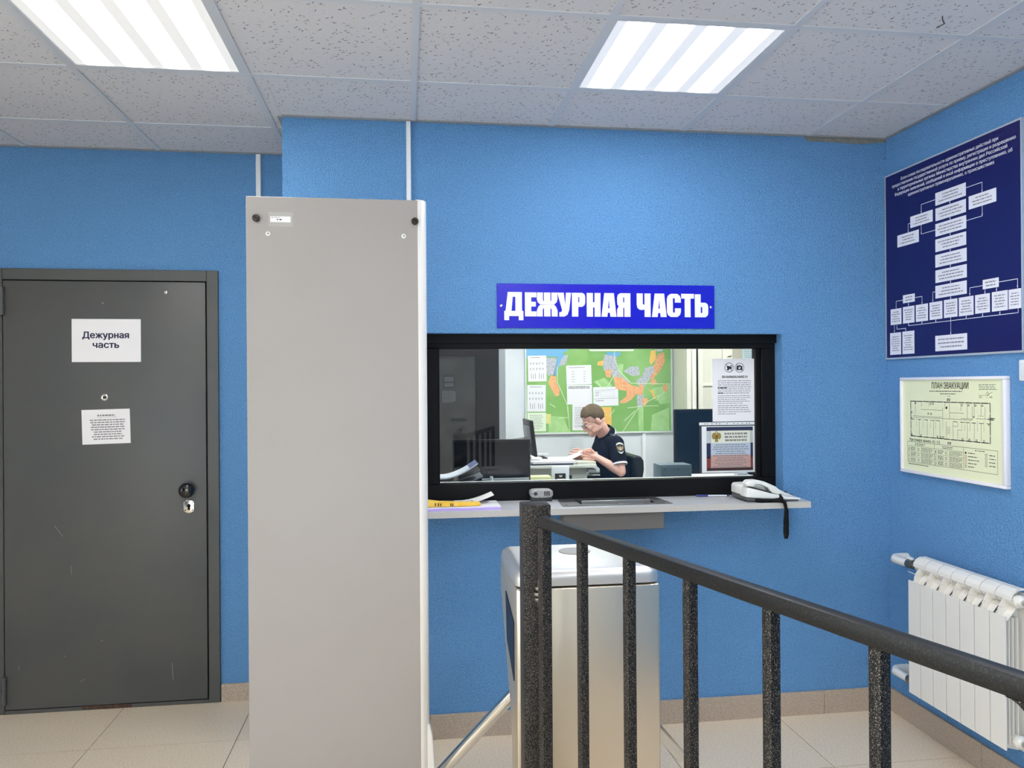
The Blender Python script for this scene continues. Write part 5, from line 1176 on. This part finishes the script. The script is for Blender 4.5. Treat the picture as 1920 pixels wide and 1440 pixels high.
def ok(i): return vs[i].z > hairline(vs[i].x)
for i in range(m_):
    for k in range(n_):
        ids = [i*n_+k, (i+1)*n_+k, (i+1)*n_+(k+1) % n_, i*n_+(k+1) % n_]
        if all(ok(j) for j in ids):
            fs.append(tuple(ids))
            keep[(i, k)] = 1
for (i, k) in list(keep):
    fs.append(tuple(H0+j for j in [i*n_+(k+1) % n_, (i+1)*n_+(k+1) % n_, (i+1)*n_+k, i*n_+k]))
    for (di, dk, e1, e2) in ((1, 0, (i+1, k), (i+1, k+1)), (-1, 0, (i, k+1), (i, k)), (0, 1, (i+1, k+1), (i, k+1)), (0, -1, (i, k), (i+1, k))):
        if not keep.get((i+di, (k+dk) % n_)) and not (i+di < 0):
            a_ = e1[0]*n_+e1[1] % n_; b_ = e2[0]*n_+e2[1] % n_
            fs.append((a_, b_, H0+b_, H0+a_))
MB().add([hp(*v) for v in vs], fs).build('hair', HAIR, per, smooth=True)
# face details
for s_ in (1, -1):
    MB().ell(hp(-0.083, s_*0.031, -0.003), (0.010, 0.014, 0.007), 12, 8, rot=HR).build('eye', M('eye_white', (230, 226, 220), 0.3), per, smooth=True)
    MB().ell(hp(-0.091, s_*0.031, -0.004), (0.0035, 0.006, 0.006), 10, 6, rot=HR).build('iris', M('iris', (52, 44, 38), 0.3), per, smooth=True)
    MB().cap(hp(-0.089, s_*0.018, 0.021), hp(-0.080, s_*0.048, 0.023), 0.0045, 0.003, 8).build('eyebrow', HAIR, per, smooth=True)
MB().ell(hp(-0.0915, 0, -0.0715), (0.003, 0.018, 0.003), 12, 6, rot=HR).build('mouth', M('lips', (212, 142, 130), 0.5), per, smooth=True)
gl = MB(); GM = M('glasses_frame', (70, 66, 60), 0.3, 0.7)
for s_ in (1, -1):
    pts = [hp(-0.106+0.006*(abs(math.cos(t)) if math.cos(t)*s_ > 0 else 0), s_*0.0+s_*0.034+0.022*math.cos(t), -0.004+0.017*math.sin(t)) for t in [2*math.pi*k/20 for k in range(20)]]
    gl.tube(pts, 0.0016, 6, closed=True)
    gl.tube([hp(-0.100, s_*0.056, 0.0), hp(-0.06, s_*0.072, 0.002), hp(0.01, s_*0.079, 0.004), hp(0.025, s_*0.079, -0.006)], 0.0016, 6)
gl.tube([hp(-0.106, -0.012, 0.0), hp(-0.112, 0, 0.002), hp(-0.106, 0.012, 0.0)], 0.0016, 6)
gl.build('glasses', GM, per, smooth=True)
# sleeve emblem: rounded shield with a pale arc, gold wings and a pale tip; shoulder tab; chest patch
SW = M('patch_pale', (214, 212, 200), 0.6); SG = M('patch_gold', (150, 132, 92), 0.6); SK = M('patch_black', (14, 14, 18), 0.6)
ad = (Vector(NE)-Vector(NS)).normalized(); nv = Vector((0.16, -1, 0.05)); nv = (nv-ad*nv.dot(ad)).normalized(); uu = ad.cross(nv); uu = uu if uu.x > 0 else -uu
pc = Vector(NS).lerp(Vector(NE), 0.26)+nv*0.0645
p = Print(pc, uu, ad, nv, eps=0.001)
p.poly([(-0.034, -0.03), (-0.024, -0.045), (0, -0.052), (0.024, -0.045), (0.034, -0.03), (0.032, 0.015), (0.018, 0.036), (0, 0.048), (-0.018, 0.036), (-0.032, 0.015)], SK, 1)
p.poly([(-0.030, -0.024), (-0.030, -0.034), (-0.02, -0.043), (0, -0.049), (0.02, -0.043), (0.030, -0.034), (0.030, -0.024), (0.016, -0.033), (0, -0.036), (-0.016, -0.033)], SW, 2)
p.poly([(0, -0.022), (0.008, -0.012), (0.028, -0.018), (0.024, 0.002), (0.012, 0.014), (0, 0.016), (-0.012, 0.014), (-0.024, 0.002), (-0.028, -0.018), (-0.008, -0.012)], SG, 2)
p.poly([(0, 0.0), (0.006, 0.006), (0, 0.013), (-0.006, 0.006)], SW, 3); p.poly([(-0.026, 0.018), (-0.014, 0.026), (0, 0.030), (0.014, 0.026), (0.026, 0.018), (0.014, 0.034), (0, 0.043), (-0.014, 0.034)], SW, 2)
p.build('sleeve_emblem', per)
MB().box((1.53, 2.915, 1.1225), (1.575, 3.0, 1.1265), rot=rotm('X', 12)).build('shoulder_tab', M('tab_navy', (36, 36, 52), 0.6), per, bevel=0.001, seg=1)
MB().box((1.548, 2.922, 1.1265), (1.552, 2.945, 1.1285), rot=rotm('X', 12)).build('rank_mark', SW, per)
MB().ell((1.432, 3.02, 0.972), (0.006, 0.030, 0.024), 14, 10, rot=rotm('Z', 25)).build('chest_emblem', M('patch_white', (222, 222, 228), 0.6), per, smooth=True)
# sheet held upright in both hands, curving back onto the desk
pv = []; fs = []
for i in range(9):
    t = i/8; x = 1.355-0.225*t; z = 0.995-0.075*math.sin(t*math.pi/2)**1.2
    for y in (3.0, 3.20): pv.append((x, y, z)); 
    for y in (3.0, 3.20): pv.append((x, y, z+0.0012))
for i in range(8):
    a = i*4
    for q in ((0, 1, 5, 4), (2, 6, 7, 3), (0, 4, 6, 2), (1, 3, 7, 5)): fs.append(tuple(a+k for k in q))
fs += [(0, 2, 3, 1), (32, 33, 35, 34)]
tag(MB().add(pv, fs).build('held_sheet', PAPER), 'white sheet of paper held up in the person\'s hands', 'paper')

# inner counter behind the glass, with what stands on it
r = thing('inner_counter', 'white counter on the office side of the service window', 'counter', (0.9, 1.1, FO))
B((0.0, 0.66, 0.90), (1.95, 1.58, 0.92)).build('top', M('counter_white', (222, 224, 222), 0.4), r)
for x in (0.02, 0.95, 1.91): B((x, 0.70, FO), (x+0.02, 1.54, 0.90)).build('side_panel', M('counter_white', (222, 224, 222), 0.4), r)
B((0.04, 0.70, 0.5), (1.91, 0.72, 0.90)).build('apron', M('counter_white', (222, 224, 222), 0.4), r)
ZC = 0.92
def monitor(label, x0, x1, y, z0, z1, silver=False):
    r = thing('monitor', label, 'monitor', ((x0+x1)/2, y+0.05, ZC))
    MB().box((x0, y, z0), (x1, y+0.03, z1)).build('casing', BLACKP, r, bevel=0.006)
    B((x0+0.012, y-0.001, z0+0.035), (x1-0.012, y+0.001, z1-0.014)).build('screen', SCREEN, r)
    xm = (x0+x1)/2
    MB().box((xm-0.04, y+0.03, ZC+0.012), (xm+0.04, y+0.06, (z0+z1)/2)).build('stand', BLACKP, r, bevel=0.004)
    MB().box((xm-0.12, y-0.03, ZC), (xm+0.12, y+0.14, ZC+0.012)).build('foot', BLACKP, r, bevel=0.004)
    return r
r = monitor('wide black monitor on the counter at the lower left of the window', 0.203, 0.622, 1.20, 0.945, 1.229)
MB().cyl((0.36, 1.192, 1.018), (0.612, 1.192, 1.018), 0.007, n=12).build('bezel_bar', M('bezel_silver', (168, 168, 166), 0.3), r, smooth='auto')
r = monitor('tall dark monitor standing behind the two notices at the right of the window', 1.535, 2.06, 1.66-0.15, 0.945, 1.368)
# stack of curling leaflets at the left
for k, (dz, mt, lab) in enumerate([(0.0, M('leaflet_grey', (120, 124, 130), 0.6), 'grey curling leaflet, lowest of the pile at the left end of the window'), (0.013, M('leaflet_black', (40, 42, 48), 0.5), 'dark curling leaflet in the middle of the pile at left of the window'), (0.026, M('leaflet_white', (226, 228, 230), 0.6), 'white curling leaflet with blue edge, top of the pile behind the window')]):
    n0 = 12; vs = []; fs = []
    for i in range(n0+1):
        t = i/n0; x = 0.07+(0.235+0.012*(2-k))*t; z = 1.045+dz*(1-0.35*t)+0.075*max(0, t-0.3)**1.6/0.565*(1-0.06*(2-k))-0.018*(2-k)*t
        th = 0.006
        for y in (0.82, 0.99): vs += [(x, y, z), (x, y, z+th)]
    for i in range(n0):
        a = i*4
        for q in ((0, 4, 6, 2), (1, 3, 7, 5), (0, 1, 5, 4), (2, 6, 7, 3)): fs.append(tuple(a+j for j in q))
    fs += [(0, 2, 3, 1), (n0*4, n0*4+1, n0*4+3, n0*4+2)]
    o = MB().add(vs, fs).build('leaflet', mt); tag(o, lab, 'leaflet', 'leaflets at the window')
    if k == 2:
        fs2 = []; MBe = MB(); a = vs[(n0-2)*4+1:(n0-2)*4+2]+vs[(n0-2)*4+3:(n0-2)*4+4]+vs[n0*4+1:n0*4+2]+vs[n0*4+3:n0*4+4]
        up_ = Vector((-0.0006, 0, 0.0008))
        q4 = [Vector(v)+up_ for v in a]
        MBe.add(q4, [(0, 2, 3, 1)]).build('blue_edge', M('leaflet_blue', (96, 104, 150), 0.6), o)
o = MB().box((0.06, 0.80, ZC), (0.34, 1.01, 1.02)).build('paper_tray', M('tray_black', (36, 36, 38), 0.5), bevel=0.004); tag(o, 'black paper tray carrying the curling leaflets at the left', 'tray')
r = thing('marker', 'small white upright tube in front of the wide black monitor', 'bottle', (0.40, 1.10, ZC)); MB().cyl((0.40, 1.10, ZC), (0.40, 1.10, 1.028), 0.0095, n=14).build('tube', WHITE, r, smooth='auto'); MB().cyl((0.40, 1.10, 1.0285), (0.40, 1.10, 1.045), 0.009, n=14).build('cap', M('duct_white', (226, 230, 234), 0.4), r, smooth='auto')
# yellow box, white socket plate box
r = thing('note_box', 'pale yellow box on the counter right of the wide black monitor', 'box', (0.71, 1.45, ZC))
MB().box((0.652, 1.42, ZC), (0.775, 1.50, 1.0)).build('box', M('box_yellow', (226, 226, 160), 0.5), r, bevel=0.004)
MB().prism([(0.675, 0.955), (0.75, 0.955), (0.742, 0.972), (0.683, 0.972)], fx_, 1.416, 1.42).build('slot_cover', M('box_yellow_dark', (176, 176, 110), 0.5), r)
r = thing('socket_box', 'white upright plate with a black square socket unit standing on the counter', 'socket', (0.833, 1.46, ZC))
MB().box((0.785, 1.45, ZC), (0.886, 1.475, 1.052)).build('plate', WHITE, r, bevel=0.003)
B((0.803, 1.446, 0.945), (0.864, 1.45, 1.012)).build('black_frame', GAP, r)
B((0.812, 1.4445, 0.945), (0.860, 1.4465, 0.982)).build('socket_face', WHITE, r)
for u, v in ((0.820, 0.972), (0.836, 0.964), (0.852, 0.972), (0.826, 0.958), (0.846, 0.958)): MB().lathe([(0, 0.003), (0.0006, 0.003)], (u, 1.4445, v), (0, -1, 0), 8).build('pin_hole', GAP, r)
MB().prism([(0.824, 1.002), (0.846, 1.002), (0.841, 0.992), (0.829, 0.992)], fx_, 1.4445, 1.4465).build('mark', WHITE, r)
o = MB().box((0.892, 1.45, ZC), (0.902, 1.48, 1.0)).build('black_strip', BLACKP); tag(o, 'thin black upright strip right beside the white socket plate', 'strip')
r = thing('grey_device', 'grey-green metal device with screws on the counter before the tall monitor', 'device', (1.325, 0.95, ZC))
MB().box((1.243, 0.90, ZC), (1.409, 1.02, 1.106)).build('case', M('device_grey', (92, 108, 112), 0.45), r, bevel=0.004)
MB().box((1.248, 0.896, 1.04), (1.404, 0.90, 1.094)).build('faceplate', M('device_face', (80, 96, 100), 0.45), r, bevel=0.0015, seg=1)
for u in (1.264, 1.335): 
    for v in (1.05, 1.084): MB().lathe([(0, 0.003), (0.0015, 0.002)], (u, 0.896, v), (0, -1, 0), 8).build('screw', GAP, r)
o = MB().box((1.43, 0.80, ZC), (1.75, 1.05, 1.040)).build('white_box', M('box_white', (216, 220, 212), 0.5), bevel=0.003); tag(o, 'low white box on the counter below the flag-coloured notice', 'box')
o = MB().box((1.585, 0.74, ZC), (1.64, 0.79, 1.075)).build('socket_block', M('block_white', (210, 206, 206), 0.5), bevel=0.003); tag(o, 'little white block at the lower right window corner behind the telephone', 'block')
